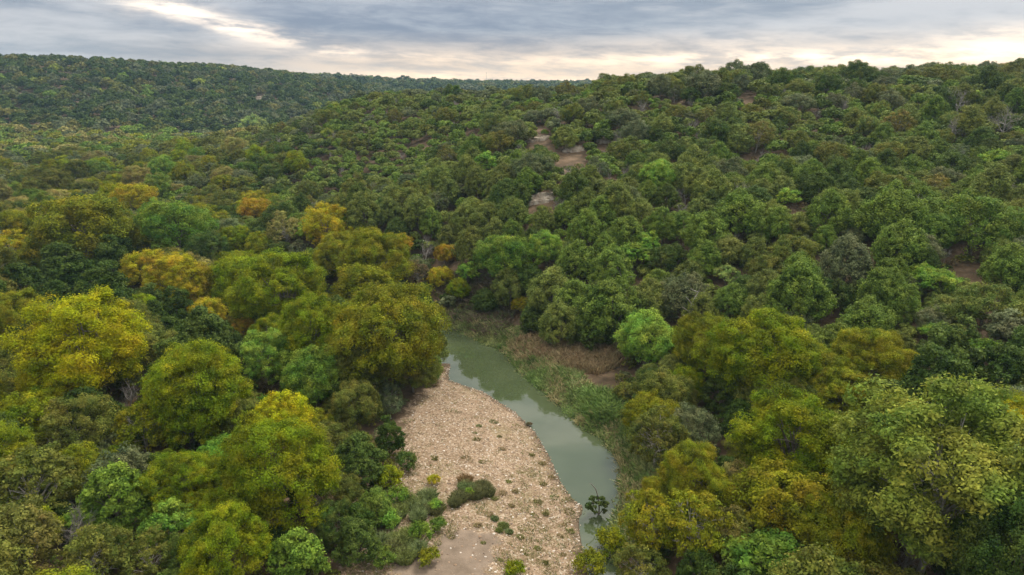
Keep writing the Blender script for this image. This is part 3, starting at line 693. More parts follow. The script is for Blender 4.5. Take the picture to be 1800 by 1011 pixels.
at = N(nt, 'ShaderNodeAttribute', attribute_name='tint'); L(at.outputs['Color'], b.inputs['Base Color']); L(b.outputs[0], out.inputs['Surface'])
M_STONE = m
Q = pts_in(BARP, 24000); Q = Q[Q[:, 1] > 40]
W1 = resample(LP[3:-4], 1600) + g.normal(0, .45, (1600, 2)); Q = np.vstack([Q, W1])
keep = ~inpoly(MUD, Q[:, 0], Q[:, 1]) | (g.random(len(Q)) < .25); Q = Q[keep]
tag(link('gravel', stones(Q, .02, .14, 'gravel', M_STONE)), 'pale pinkish gravel and cobbles covering the bar inside the creek bend', 'gravel', kind='stuff')

def blades(cx, cy, n_per, spread, h, w, lean=.5, cols=None, name='grass', curve=1.0):
    """tufts of curved grass blades at each centre (vectorised)"""
    nc = len(cx); n = nc * n_per; ci = np.repeat(np.arange(nc), n_per)
    sp = np.broadcast_to(spread, nc)[ci]; hh = np.broadcast_to(h, nc)[ci] * g.uniform(.5, 1.15, n)
    a = g.random(n) * 6.28; rr = np.sqrt(g.random(n)) * sp
    x = cx[ci] + rr * np.cos(a); y = cy[ci] + rr * np.sin(a); z = ground(x, y)
    a2 = a + g.normal(0, .8, n); ln = hh * lean * g.uniform(.3, 1.3, n)
    dx, dy = np.cos(a2) * ln, np.sin(a2) * ln
    px_, py_ = -np.sin(a2) * w * .5, np.cos(a2) * w * .5
    t = a2 + g.normal(0, .9, n); px_, py_ = -np.sin(t) * w * .5, np.cos(t) * w * .5
    p0 = np.stack([x, y, z - .03], 1); p1 = p0 + np.stack([dx * .35, dy * .35, hh * .65], 1); p2 = p0 + np.stack([dx, dy, hh * .85], 1)
    wv = np.stack([px_, py_, 0 * px_], 1)
    V = np.stack([p0 - wv, p0 + wv, p1 + wv * .8, p2, p1 - wv * .8], 1).reshape(-1, 3)
    F = np.arange(n * 5).reshape(-1, 5)
    c = np.asarray(cols)[ci] * g.uniform(.75, 1.25, (n, 1))
    return V, F, c, g.normal(0, .4, n)
def grass_obj(name, parts):
    V = []; F = []; C_ = []; T = []; o = 0
    for (v, f, c, t) in parts: V.append(v); F.append(f + o); C_.append(c); T.append(t); o += len(v)
    return build_mesh(name, np.vstack(V), [np.vstack(F)], [M_FAR], fattr=np.concatenate(T), fcol=np.vstack(C_))
# right bank: green grass at the water, dry brown grass above, dark brush to the left of it
def strip(P, d0, d1, i0, i1, n):
    S_ = resample(P[i0:i1], 400); k = g.integers(0, 399, n); p = S_[k]; tn = S_[np.minimum(k + 1, 399)] - p; tn /= np.maximum(np.linalg.norm(tn, axis=1), 1e-6)[:, None]
    nn = np.stack([tn[:, 1], -tn[:, 0]], 1); return p + nn * (d0 + (d1 - d0) * g.random(n) ** 1.3)[:, None]
parts = []
q = strip(RP, -.9, 4.2, 3, 18, 3600)
cc = np.array([(.22,.30,.08),(.27,.33,.11),(.40,.34,.17),(.19,.26,.07),(.34,.36,.14)])[(np.floor(2.5 + 2.4 * np.sin(q[:, 0] * .55) * np.cos(q[:, 1] * .4) + g.normal(0, .5, len(q))).clip(0, 4)).astype(int)]
parts.append(blades(q[:, 0], q[:, 1], 26, .5, g.uniform(.4, 1.0, len(q)), .07, .8, cc))
q = np.array([onplane(1050 + g.normal(0, 22), 728 + g.normal(0, 13), 1.2) for _ in range(260)])
q = q[~inpoly(CREEK, q[:, 0], q[:, 1]) & (linedist(RP, q[:, 0], q[:, 1]) > .7)]
parts.append(blades(q[:, 0], q[:, 1], 34, .5, g.uniform(.9, 1.6, len(q)), .08, .7, np.tile([(.19, .27, .065)], (len(q), 1))))
tag(link('bank_grass', grass_obj('bank_grass', parts)), 'green and straw coloured grass hanging over the far bank of the creek', 'grass', kind='stuff')
q = pts_in(DRY, 1500)
q = q[~inpoly(CREEK, q[:, 0], q[:, 1])]
cc = np.array([(.42,.30,.17),(.50,.38,.23),(.34,.23,.13),(.28,.19,.11)])[g.integers(0, 4, len(q))]
tag(link('dry_grass', grass_obj('dry_grass', [blades(q[:, 0], q[:, 1], 26, .5, g.uniform(.5, 1.3, len(q)), .06, .6, cc)])), 'dry reddish brown grass on the cut bank below the junipers', 'grass', kind='stuff')
# brush heap and dead twigs at the creek bend
BR = np.array([onplane(*p, 2.0) for p in [(775,530),(800,515),(890,535),(905,560),(880,585),(830,568),(785,555)]])
q = pts_in(BR, 500)
cc = np.array([(.17,.12,.09),(.24,.18,.13),(.12,.10,.06),(.16,.18,.07)])[g.integers(0, 4, len(q))]
tag(link('bank_brush', grass_obj('bank_brush', [blades(q[:, 0], q[:, 1], 30, .7, g.uniform(.5, 1.3, len(q)), .06, 1.2, cc)])), 'tangled brown brush on the bank at the creek bend', 'brush', kind='stuff')
# low understory beneath the trees
ub = []
Q = []
n = 5200
Y = 36 + 190 * g.random(n) ** 1.2; X = (g.random(n) * 2 - 1) * (Y * .8 + 12); Z = ground(X, Y)
ok = ~inpoly(CREEK, X, Y) & ~inpoly(BARP, X, Y) & (np.minimum(linedist(LP, X, Y), linedist(RP, X, Y)) > 2)
farVb, farTb, farCb = farV, farT, farC
farV, farT, farC = [], [], []
TU = [far_template(i + 40, 170, .11, .8) for i in range(4)]
for x, y, z in zip(X[ok], Y[ok], Z[ok]):
    px, py, d = proj(x, y, z + .5)
    if inpoly(OPEN, [px], [py])[0]: continue
    if any(cw and abs(px - cx) < cw + 6 and abs(py - cy) < ch + 5 for cx, cy, cw, ch in CLEAR): continue
    cn = ['deep green', 'dull olive', 'dark green', 'brown olive', 'grey green', 'brown'][g.integers(6)]
    r = g.uniform(.5, 1.5); addfar(TU, x, y, z + r * .3, r, np.array(PAL[cn]) * g.uniform(.7, 1.1), g)
farV = np.concatenate(farV).reshape(-1, 3)
me = build_mesh('underbrush', farV, [np.arange(len(farV)).reshape(-1, 3)], [M_FAR], fattr=np.concatenate(farT), fcol=np.concatenate(farC))
tag(link('underbrush', me), 'low dark bushes and saplings filling the ground under the trees', 'underbrush', kind='stuff')

# ------------------------------------------------------------------ plants on the gravel bar
def clump(name, label, cat, px, py, wpx, h, col, nb=260, lean=.7, group=None, bw=.05):
    x, y = onplane(px, py, .8); zz = gz(x, y); x, y = onplane(px, py, zz); d = proj(x, y, zz)[2]
    r = wpx * d / FPX / 2
    v, f, c, t = blades(np.zeros(1) + x, np.zeros(1) + y, nb, r * .75, h, bw, lean, [col])
    v = v - np.array([x, y, zz])
    o = link(name, build_mesh(name, v, [f], [M_FAR], fattr=t, fcol=c)); o.location = (x, y, zz)
    return tag(o, label, cat, group), (x, y, zz, r)
def rush(label, lobes, h, nb):
    """one rush clump grown from several crowns of fine blades; lobes = (px, py, wpx, colour)"""
    x0, y0 = onplane(lobes[0][0], lobes[0][1], .8); z0 = gz(x0, y0); parts = []
    for (px, py, w_, c) in lobes:
        x, y = onplane(px, py, z0); d = proj(x, y, z0)[2]; r = w_ * d / FPX / 2
        v, f, cc_, t = blades(np.array([x]), np.array([y]), int(nb * w_), r * .85, h, .035, .55, [c]); v = v - np.array([x0, y0, z0]); parts.append((v, f, cc_, t))
    o = link('grass_clump', grass_obj('grass_clump', parts)); o.location = (x0, y0, z0)
    tag(o, label, 'grass clump', 'tall rush and grass clumps on the gravel bar')
DK = (.16, .16, .06); BRN = (.25, .16, .075); GG = (.20, .24, .09); OG = (.22, .25, .07)
rush('large dark olive rush clump in the middle of the gravel bar', [(835,872,36,DK),(848,858,30,DK),(808,880,32,DK),(820,862,30,GG),(858,868,26,DK),(800,890,22,DK),(818,850,26,BRN)], .75, 60)
rush('feathery grey green grass clump left of the dark rush clump', [(752,878,34,GG),(765,900,32,DK),(740,898,30,GG),(722,890,30,OG),(735,915,30,GG)], .9, 50)
rush('feathery olive grass clump at the lower left of the gravel bar', [(705,955,44,OG),(725,945,34,OG),(690,975,40,DK),(735,970,30,GG),(712,985,36,OG),(670,960,36,GG)], .9, 45)
rush('feathery dark grass clump at the edge of the left woods', [(700,905,34,OG),(690,920,30,GG)], .9, 50)
rush('green patch of tall weeds right of the dark rush clump', [(885,925,22,OG),(870,915,16,GG),(895,935,16,GG),(878,935,14,OG)], .3, 26)
def shrub_at(px, py, w, cname, label, kind='shrub'):
    vi = random.randrange(len(VAR[kind])); Wv, hc, Hv = kd(kind, vi)
    x, y, g_, d = solve(px, py, lambda t: hc * (w * t / FPX) / Wv); s = w * d / FPX / Wv
    root = place(kind, vi, x, y, g_ - .03, s, random.uniform(0, 6.28), np.array(PAL[cname]))
    tag(root, label, 'shrub', GROUPS['leafy_shrub'])
SH = [(681,845,60,'yellow green','yellow green shrub at the left edge of the gravel bar, highest of the row'),(700,875,44,'bright green','bright green shrub below the yellow green shrub at the gravel edge'),
 (678,915,50,'lime green','lime green bush among dark grass at the lower left of the gravel bar'),(765,895,30,'lime green','small lime green shrub in the feathery grass clump on the gravel bar'),(740,935,42,'bright green','green shrub below the feathery grass clump on the gravel bar'),
 (770,925,34,'mid green','dark leafy shrub right of the feathery grass on the gravel bar'),(824,866,20,'lime green','tiny lime green sapling growing in the dark rush clump'),(645,905,60,'brown','brown leafless shrub beneath the left woods'),
 (665,985,50,'mid green','low green shrub at the bottom edge left of the mud patch'),(755,985,40,'olive yellow','olive shrub beside the mud patch at the bottom edge'),(905,1003,40,'yellow green','yellow green shrub at the bottom edge of the gravel bar'),
 (930,748,11,'brown','small brown shrub at the waterline of the gravel bar'),(715,815,44,'deep green','dark green shrub where the woods meet the gravel bar'),(763,845,24,'golden','small golden shrub on the gravel left of the dark rush clump'),
 (1085,560,36,'deep green','round green shrub at the foot of the junipers above the dry bank'),(960,572,46,'deep green','dark green shrub above the straw coloured grass on the bank'),(1105,690,50,'dull olive','dull olive shrub on the far bank below the dry grass'),
 (1075,960,60,'yellow green','yellow green shrub at the near right end of the creek'),(1040,1000,60,'olive yellow','olive shrub at the bottom edge where the creek leaves the frame'),(1110,735,50,'dull olive','dull olive shrub overhanging the creek right of the tall green grass')]
for a_ in SH: shrub_at(*a_)
# many small tufts dotted over the bar: each one its own thing
TUF = [(835,762),(838,773),(878,768),(848,813),(763,803),(884,790),(868,742),(955,852),(946,883),(960,905),(992,922),(940,907),(912,830),(870,878),(884,868),(915,945),(925,975),(985,943),(1003,935),(850,955),(795,945),(945,965),
 (900,890),(975,875),(895,848),(990,975),(960,990),(1000,900),(935,800),(860,905),(840,925),(770,955),(955,815),(970,840),(905,865),(842,750),(765,808),(820,805),(900,1000),(880,985)]
tl = []
for i, (px, py) in enumerate(TUF):
    w = random.uniform(9, 24); ci = random.randrange(4)
    col = [(.22,.2,.07),(.18,.22,.07),(.30,.23,.11),(.26,.26,.08)][ci]
    lab = ['olive', 'green', 'straw', 'yellow green'][ci]
    o, _ = clump('grass_tuft', 'x', 'grass tuft', px, py, w, random.uniform(.12, .3), col, 110, 1.0, 'small grass tufts dotted over the gravel bar', .04)
    tl.append((o, px, py, lab))

Q = pts_in(BARP, 6500)
pxq, pyq, _d = proj(Q[:, 0], Q[:, 1], .6)
dens_ = .9 * sst(790, 740, pxq) * sst(840, 880, pyq) + .06 + .5 * sst(800, 960, pyq) + .35 * sst(880, 960, pxq) * sst(720, 860, pyq) + .9 * sst(20, 0, pxq - 700 + (pyq - 700) * -.15)
nz = np.sin(Q[:, 0] * 1.1 + 2 * np.sin(Q[:, 1] * .5)) * np.sin(Q[:, 1] * .9 + 1.7 * np.sin(Q[:, 0] * .45))
Q = Q[(g.random(len(Q)) < dens_ * (.35 + 1.1 * (nz > .1))) & ~inpoly(MUD, Q[:, 0], Q[:, 1])]
cc = np.array([(.25,.24,.09),(.19,.22,.07),(.33,.26,.13),(.30,.29,.11)])[g.integers(0, 4, len(Q))]
tag(link('weeds', grass_obj('weeds', [blades(Q[:, 0], Q[:, 1], 22, .38, g.uniform(.06, .22, len(Q)), .035, 1.1, cc)])), 'thin low weeds scattered through the gravel of the bar', 'weeds', kind='stuff')
# ------------------------------------------------------------------ sapling with a dead stick standing in the creek
x, y = onplane(1052, 905, 0); root = bpy.data.objects.new('creek_sapling', None); COL.objects.link(root); root.location = (x, y, -.3)
gg = np.random.default_rng(3)
V, F, tone, C, Lr = crown(gg, 2.2, 2.0, .35, 16, 7, 22, .13, .28, 'round', -.7, .8, .25, .2, 2.0)
cr = link('crown', build_mesh('crown', V, [F], [M_LEAF], fattr=tone), root); cr.color = (.10, .13, .03, 1)
T = Tubes(); T.add([(0,0,-.5),(.05,0,1),(-.1,0,2.2),(-.35,.05,3.0),(-.75,.1,3.5),(-.95,.1,3.5)], [.09,.075,.06,.045,.03,.015], 6)
T.add([(0,0,.3),(-.4,0,1.1),(-.75,0,2.0)], [.05,.04,.02], 5); T.add([(0,0,.3),(.5,.1,.9),(.9,.1,1.3)], [.05,.035,.02], 5)
link('trunk', T.mesh('trunk', M_BARK), root)
tag(root, 'small leafy sapling with a bent dead stick standing in the creek water', 'sapling')
x, y = onplane(1060, 925, 0)
clump('grass_clump', 'brown flood debris and reeds at the foot of the creek sapling', 'grass clump', 1058, 915, 34, .5, (.13,.11,.06), 500, .9)

# ------------------------------------------------------------------ rock ledges on the slope
def ledge(px, py, wpx, dpx, label, seed, far=False):
    gg = np.random.default_rng(seed); v = ray(px, py); x, y, g_, d = solve(px, py, lambda t: t * 0 + .2)
    w = wpx * d / FPX; V = []; F = []; o = 0
    dep = dpx * d / FPX * 3.0
    for k in range(70 if not far else 26):
        cx = gg.uniform(-.5, .5) * w; cy = gg.uniform(-.5, .5) * dep
        if (cx / w * 2) ** 2 + (cy / dep * 2) ** 2 > 1: continue
        s = gg.uniform(.45, 1.5) * (1 if not far else 5); hgt = s * gg.uniform(.25, .55)
        zb = gz(x + cx, y + cy) - g_
        n = 6; a = np.sort(gg.random(n) * 6.28); a = np.arange(n) / n * 6.28 + gg.normal(0, .2, n); rr = s * gg.uniform(.6, 1.1, n)
        lo = np.stack([cx + rr * np.cos(a), cy + .7 * rr * np.sin(a), np.full(n, zb - .4)], 1)
        hi = lo.copy(); hi[:, 2] = zb + hgt + gg.normal(0, .05, n); hi[:, :2] = (hi[:, :2] - [cx, cy]) * .86 + [cx, cy]
        V += [lo, hi]; j = np.arange(n); kx = (j + 1) % n
        F.append(np.stack([o + j, o + kx, o + n + kx, o + n + j], 1)); F.append(np.array([[o + n, o + n + 1, o + n + 2, o + n + 3], [o + n + 3, o + n + 4, o + n + 5, o + n]])); o += 2 * n
    o_ = link('rock_ledge', build_mesh('rock_ledge', np.vstack(V), [np.vstack(F)], [M_ROCK])); o_.location = (x, y, g_)
    tag(o_, label, 'rock ledge', 'pale limestone ledges breaking through the hillside woods')
ledge(1008, 262, 42, 9, 'tan stony limestone ledge high in the middle of the slope', 1)
ledge(943, 245, 34, 6, 'pale limestone ledge just left of the tan stony ledge high on the slope', 2)
ledge(950, 350, 48, 12, 'broken pale limestone ledge below the small dark red shrub', 3)
ledge(1150, 360, 44, 6, 'thin pale limestone ledge below the round lime green tree', 4)
ledge(1068, 248, 26, 5, 'small pale limestone ledge right of the tan stony ledge high on the slope', 6)
ledge(460, 176, 26, 9, 'pale rock face on the distant left ridge', 5, True)
# concrete ledge at the left edge, far radio mast
x, y, g_, d = solve(19, 300, lambda t: t * 0 + 2.2)
root = bpy.data.objects.new('concrete_wall', None); COL.objects.link(root); root.location = (x, y, g_); root.rotation_euler = (0, 0, R(18))
def box(name, sx, sy, z0, z1, m_, parent, ox=0, oy=0):
    V = np.array([(i * sx / 2 + ox, j * sy / 2 + oy, z) for z in (z0, z1) for i, j in ((-1,-1),(1,-1),(1,1),(-1,1))], float)
    F = np.array([(0,3,2,1),(4,5,6,7),(0,1,5,4),(1,2,6,5),(2,3,7,6),(3,0,4,7)]); o = link(name, build_mesh(name, V, [F], [m_]), parent)
    bv = o.modifiers.new('bevel', 'BEVEL'); bv.width = .03; return o
box('wall', 6, .3, -.5, 1.7, M_CONC, root); box('coping', 6.3, .5, 1.9, 2.2, M_CONC, root, 0, 0); box('post', .3, .3, 1.7, 1.9, M_CONC, root, -2.5); box('post', .3, .3, 1.7, 1.9, M_CONC, root, 2.5); box('post', .3, .3, 1.7, 1.9, M_CONC, root)
tag(root, 'pale concrete wall glimpsed between trees at the left edge', 'wall')
v = ray(855, 150); t_ = 1500 / v[1]; xm, ym = v[0] * t_, 1500.; zm = gz(xm, ym)
T = Tubes()
for a_ in (0, 2.09, 4.19):
    T.add([(math.cos(a_) * .8, math.sin(a_) * .8, 0), (math.cos(a_) * .5, math.sin(a_) * .5, 34)], [.12, .1], 4)
for k in range(16):
    T.add([(math.cos(k * 2.09) * .8, math.sin(k * 2.09) * .8, k * 2.1), (math.cos(k * 2.09 + 2.09) * .75, math.sin(k * 2.09 + 2.09) * .75, k * 2.1 + 2.1)], [.06, .06], 3)
o = link('radio_mast', T.mesh('radio_mast', M_STEEL)); o.location = (xm, ym, zm)
tag(o, 'thin radio mast rising from the farthest ridge against the sky', 'radio mast')

# ------------------------------------------------------------------ labels that single out each tree
KIND_WORD = {'juniper_tree': 'juniper', 'elm_tree': 'elm', 'oak_tree': 'oak', 'feathery_tree': 'feathery tree', 'pecan_tree': 'tree', 'scrub_tree': 'scrubby tree', 'leafy_shrub': 'shrub', 'bare_tree': 'bare tree', 'dead_snag': 'snag'}
SHORT = {}
marks = []
short_of = [('broad bright green tree left of the orange','the broad bright green tree'),('small orange','the lone orange tree'),('tall golden elm','the tall golden elm'),('big olive yellow','the big olive yellow elm'),
 ('golden tree leaning','the leaning golden tree'),('wide golden','the wide golden crown'),('large yellow green elm with','the forked yellow green elm'),('huge bright yellow','the huge bright yellow elm'),('lime green tree in front','the lime tree below the forked elm'),
 ('big round olive','the big round olive tree'),('bare grey tree above','the bare tree at the creek bend'),('rounded bright green tree on the slope','the bright green slope tree'),('tiny golden','the tiny golden tree'),
 ('big mid green juniper','the big juniper on the dry bank'),('lime green tree at the right end','the lime tree by the dry bank'),('big domed green','the big domed juniper'),('feathery lime','the feathery lime tree'),('flat topped','the flat topped green tree'),
 ('big yellow green elm spreading','the big spreading elm'),('big golden olive','the golden olive elm'),('very large pale','the very large pale sage tree'),('bright yellow tree at the right','the bright yellow edge tree'),('round yellow green elm in','the round elm with dead branches behind'),
 ('golden topped','the golden topped tree'),('wide yellow green elm beside','the wide elm beside the gravel bar'),('bright green round tree','the bright green corner tree'),('round bare grey','the round bare bush'),('round lime green','the round lime tree'),('pale broken snag','the pale broken snag')]
for r_ in records:
    if r_[6]:
        for a_, b_ in short_of:
            if r_[6].startswith(a_): marks.append((r_[1], r_[2], b_)); break
marks += [(1008,262,'the tan stony ledge'),(950,350,'the broken pale ledge'),(1300,135,'the bright strip of skyline'),(1700,120,'the top right skyline'),(860,165,'the far ridge gap'),(640,180,'the end of the hill'),(250,250,'the valley mouth'),(60,300,'the concrete wall at the left edge'),(1725,478,'the bare tan clearing'),
          (1500,240,'the middle of the upper right slope'),(1760,300,'the right edge of the slope'),(700,300,'the middle of the left slope'),(450,300,'the foot of the left slope')]
OBSC = lambda w: ''
keyed = {}
for r_ in records:
    root, px, py, d, cname, nm, lm, size = r_
    cat = {'leafy_shrub': 'shrub', 'dead_snag': 'snag'}.get(nm, 'tree')
    if lm: tag(root, lm, cat, GROUPS[nm]); continue
    best = min(marks, key=lambda m_: (m_[0] - px) ** 2 + (1.6 * (m_[1] - py)) ** 2 + (0 if (m_[0] - px) ** 2 + (m_[1] - py) ** 2 > 60 else 1e9))
    dx, dy = px - best[0], py - best[1]
    dr = ('left of' if dx < 0 else 'right of') if abs(dx) > 1.2 * abs(dy) else ('above' if dy < 0 else 'below')
    keyed.setdefault((nm, cname, dr, best[2]), []).append((dx * dx + dy * dy, root, cat))
ORD = ['nearest', 'second nearest', 'third nearest', 'fourth nearest', 'fifth nearest', 'sixth nearest', 'seventh nearest', 'eighth nearest', 'ninth nearest', 'tenth nearest'] + ['%dth nearest' % i for i in range(11, 60)]
for (nm, cn, dr, mk), lst in keyed.items():
    lst.sort(key=lambda t: t[0])
    for i, (_, root, cat) in enumerate(lst):
        kw = KIND_WORD[nm]; c_ = '' if cn == 'grey' and 'bare' in kw else cn + ' '
        if cn == 'grey': c_ = 'grey '
        pre = ORD[i] if len(lst) > 1 else ''
        tag(root, ('%s %s%s %s %s' % (pre, c_, kw, dr, mk)).strip(), cat, GROUPS[nm])
tm = [(826, 862, 'the dark rush clump'), (930, 748, 'the brown waterline shrub'), (882, 920, 'the green weed patch'), (1052, 880, 'the creek sapling'), (820, 985, 'the mud patch')]
keyed = {}
for o, px, py, lab in tl:
    best = min(tm, key=lambda m_: (m_[0] - px) ** 2 + (m_[1] - py) ** 2); dx, dy = px - best[0], py - best[1]
    dr = ('left of' if dx < 0 else 'right of') if abs(dx) > abs(dy) else ('above' if dy < 0 else 'below')
    keyed.setdefault((lab, dr, best[2]), []).append((dx * dx + dy * dy, o))
for (lab, dr, mk), lst in keyed.items():
    lst.sort(key=lambda t: t[0])
    for i, (_, o) in enumerate(lst): o['label'] = ('%s %s grass tuft %s %s on the gravel' % (ORD[i] if len(lst) > 1 else 'small', lab, dr, mk))

# ------------------------------------------------------------------ haze
def hbox(name, lo, hi, m_):
    V = np.array([(x, y, z) for z in (lo[2], hi[2]) for x, y in ((lo[0], lo[1]), (hi[0], lo[1]), (hi[0], hi[1]), (lo[0], hi[1]))], float)
    return link(name, build_mesh(name, V, [np.array([(0,3,2,1),(4,5,6,7),(0,1,5,4),(1,2,6,5),(2,3,7,6),(3,0,4,7)])], [m_]))
m, nt = mat('haze'); out = N(nt, 'ShaderNodeOutputMaterial'); pv = N(nt, 'ShaderNodeVolumePrincipled')
pv.inputs['Color'].default_value = (.50, .78, 1, 1); pv.inputs['Density'].default_value = .00016; pv.inputs['Anisotropy'].default_value = .1
nt.links.new(pv.outputs[0], out.inputs['Volume'])
zlo, zhi = float(gzv.min()), float(gzv.max())
tag(hbox('haze', (-2000, -550, zlo - 1), (2000, 2060, zhi + 30), m), 'thin bluish haze over the whole valley', 'haze', kind='stuff')

# ------------------------------------------------------------------ sky and sun
SUN_EL, SUN_AZ = R(52), R(40)      # behind cloud, to the right of the view
w = bpy.data.worlds.new('World'); S.world = w; w.use_nodes = True; w.cycles.sampling_method = 'MANUAL'; w.cycles.sample_map_resolution = 512; nt = w.node_tree; nt.nodes.clear(); L = nt.links.new
out = N(nt, 'ShaderNodeOutputWorld'); bg = N(nt, 'ShaderNodeBackground'); L(bg.outputs[0], out.inputs['Surface'])
sky = N(nt, 'ShaderNodeTexSky'); sky.sky_type = 'NISHITA'; sky.sun_disc = False; sky.sun_elevation = SUN_EL; sky.sun_rotation = SUN_AZ
tc = N(nt, 'ShaderNodeTexCoord'); sp = N(nt, 'ShaderNodeSeparateXYZ'); L(tc.outputs['Generated'], sp.inputs[0])
def M(op, a_, b_=None, c_=None):
    n = N(nt, 'ShaderNodeMath', operation=op)
    for i, v_ in enumerate((a_, b_, c_)):
        if v_ is None: continue
        if isinstance(v_, (int, float)): n.inputs[i].default_value = v_
        else: L(v_, n.inputs[i])
    return n.outputs[0]
az = M('ARCTAN2', sp.outputs['X'], sp.outputs['Y']); el = M('ARCSINE', sp.outputs['Z'])
def vec(x_, y_, z_=0.0):
    n = N(nt, 'ShaderNodeCombineXYZ')
    for i, v_ in enumerate((x_, y_, z_)):
        if isinstance(v_, (int, float)): n.inputs[i].default_value = v_
        else: L(v_, n.inputs[i])
    return n.outputs[0]
def noi(v_, sc, det=6, rough=.55, dist=0):
    n = N(nt, 'ShaderNodeTexNoise'); n.inputs['Scale'].default_value = sc; n.inputs['Detail'].default_value = det; n.inputs['Roughness'].default_value = rough; n.inputs['Distortion'].default_value = dist
    L(v_, n.inputs['Vector']); return n.outputs['Fac']
def mr(v_, a_, b_, c_=0., d_=1., smooth=True):
    n = N(nt, 'ShaderNodeMapRange'); n.interpolation_type = 'SMOOTHSTEP' if smooth else 'LINEAR'
    for k_, q_ in zip(('From Min', 'From Max', 'To Min', 'To Max'), (a_, b_, c_, d_)): n.inputs[k_].default_value = q_
    L(v_, n.inputs['Value']); return n.outputs[0]
def mixc(f, a_, b_):
    x_ = N(nt, 'ShaderNodeMix', data_type='RGBA')
    for s_, v_ in (('A', a_), ('B', b_)):
        if isinstance(v_, tuple): x_.inputs[s_].default_value = (*v_, 1)
        else: L(v_, x_.inputs[s_])
    if isinstance(f, float): x_.inputs['Factor'].default_value = f
    else: L(f, x_.inputs['Factor'])
    return x_.outputs['Result']
tilt = M('MULTIPLY_ADD', az, .04, el)                    # cloud streaks sink slightly to the right
n1 = noi(vec(az, M('MULTIPLY', tilt, 4.5), 3.1), 3.4, 6, .58, .5)
n2 = noi(vec(az, M('MULTIPLY', tilt, 6.0), 9.7), 9.0, 6, .62, .3)
dens = M('ADD', M('MULTIPLY', n1, .7), M('MULTIPLY', n2, .3))
def blob(a0, e0, wa, we, rot=0.0):
    da = M('SUBTRACT', az, a0); de = M('SUBTRACT', el, e0)
    c0, s0 = math.cos(rot), math.sin(rot)
    u = M('DIVIDE', M('ADD', M('MULTIPLY', da, c0), M('MULTIPLY', de, s0)), wa); v = M('DIVIDE', M('SUBTRACT', M('MULTIPLY', de, c0), M('MULTIPLY', da, s0)), we)
    return M('EXPONENT', M('MULTIPLY', M('ADD', M('MULTIPLY', u, u), M('MULTIPLY', v, v)), -1.0))
def azel(px, py):
    v_ = ray(px, py); return math.atan2(v_[0], v_[1]), math.atan2(v_[2], math.hypot(v_[0], v_[1]))
grey = mixc(mr(dens, .38, .62), (.235, .27, .33), (.50, .50, .52))
# dark bank of cloud above the middle, as in the place
a0, e0 = azel(760, 50); bank = blob(a0, e0, .42, .055, -.08)
grey = mixc(M('MULTIPLY', bank, .75), grey, mixc(mr(n2, .35, .65), (.165, .20, .28), (.30, .335, .40)))
warmth = M('MULTIPLY', mr(el, 0.01, .085, 1.0, 0.0), mr(n2, .3, .6, .45, 1.0))
a1, e1 = azel(850, 140); a2, e2 = azel(1450, 115)
warmw = mr(az, -.62, -.1)
col = mixc(M('MULTIPLY', M('MULTIPLY', warmth, warmw), .95), grey, (.94, .68, .45))
hot = None
for (px, py, wa, we, amp, rot) in [(285,12,.045,.011,1.2,0),(365,35,.06,.012,.65,-.25),(440,52,.06,.010,1.1,-.1),(540,78,.07,.007,.7,-.12),(640,95,.16,.008,.45,-.05),(760,133,.16,.006,.5,0),(1060,147,.13,.007,.7,0),(1450,102,.32,.009,1.5,0),(1790,70,.08,.016,.9,0),(1270,75,.18,.014,.3,0)]:
    a_, e_ = azel(px, py)
    bl = M('MULTIPLY', blob(a_, e_, wa, we, rot), amp)
    hot = bl if hot is None else M('ADD', hot, bl)
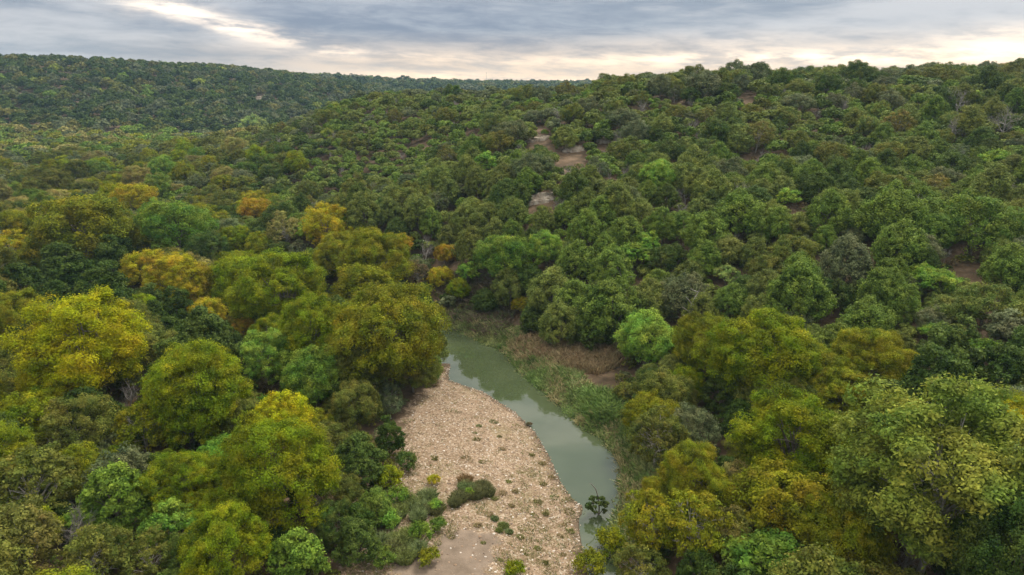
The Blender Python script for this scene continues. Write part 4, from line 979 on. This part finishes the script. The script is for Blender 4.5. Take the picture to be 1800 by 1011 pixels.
hot = M('MULTIPLY', hot, mr(M('ADD', M('MULTIPLY', noi(vec(az, M('MULTIPLY', tilt, 4.5), 5.5), 16, 5, .6), .6), M('MULTIPLY', n2, .4)), .38, .6, .12, 1.35))
glow = N(nt, 'ShaderNodeVectorMath', operation='SCALE'); glow.inputs[0].default_value = (.50, .37, .23); L(hot, glow.inputs['Scale'])
addn = N(nt, 'ShaderNodeVectorMath', operation='ADD'); L(col, addn.inputs[0]); L(glow.outputs[0], addn.inputs[1])
# overcast sky grows brighter towards the zenith
zen = mr(el, .16, 1.1, .95, 3.0)
zs = N(nt, 'ShaderNodeVectorMath', operation='SCALE'); L(addn.outputs[0], zs.inputs[0]); L(zen, zs.inputs['Scale'])
sks = N(nt, 'ShaderNodeVectorMath', operation='SCALE'); L(sky.outputs[0], sks.inputs[0]); sks.inputs['Scale'].default_value = .8
# clouds are nearly closed; a little of the clear sky shows through. x10 because the background strength is 0.1
cl = N(nt, 'ShaderNodeVectorMath', operation='SCALE'); zw = mixc(mr(el, .2, .9), (1., 1., 1.), (1.16, 1.05, .86)); zm_ = N(nt, 'ShaderNodeVectorMath', operation='MULTIPLY'); L(zs.outputs[0], zm_.inputs[0]); L(zw, zm_.inputs[1]); L(zm_.outputs[0], cl.inputs[0]); cl.inputs['Scale'].default_value = 10.0
fin = mixc(.93, sks.outputs[0], cl.outputs[0])
L(fin, bg.inputs['Color']); bg.inputs['Strength'].default_value = .1
sd = bpy.data.lights.new('sun', 'SUN'); so = bpy.data.objects.new('sun', sd); COL.objects.link(so)
sd.energy = 1.9; sd.angle = R(12); sd.color = (1, .93, .82)
dvec = Vector((math.sin(SUN_AZ) * math.cos(SUN_EL), math.cos(SUN_AZ) * math.cos(SUN_EL), math.sin(SUN_EL)))
so.rotation_euler = dvec.to_track_quat('Z', 'Y').to_euler()
S.view_settings.view_transform = 'Standard'; S.view_settings.look = 'None'; S.view_settings.exposure = .55; S.view_settings.gamma = 1
S.render.engine = 'CYCLES'
try:
    S.cycles.max_bounces = 6; S.cycles.diffuse_bounces = 2; S.cycles.glossy_bounces = 2; S.cycles.transmission_bounces = 2; S.cycles.volume_bounces = 0
except Exception: pass
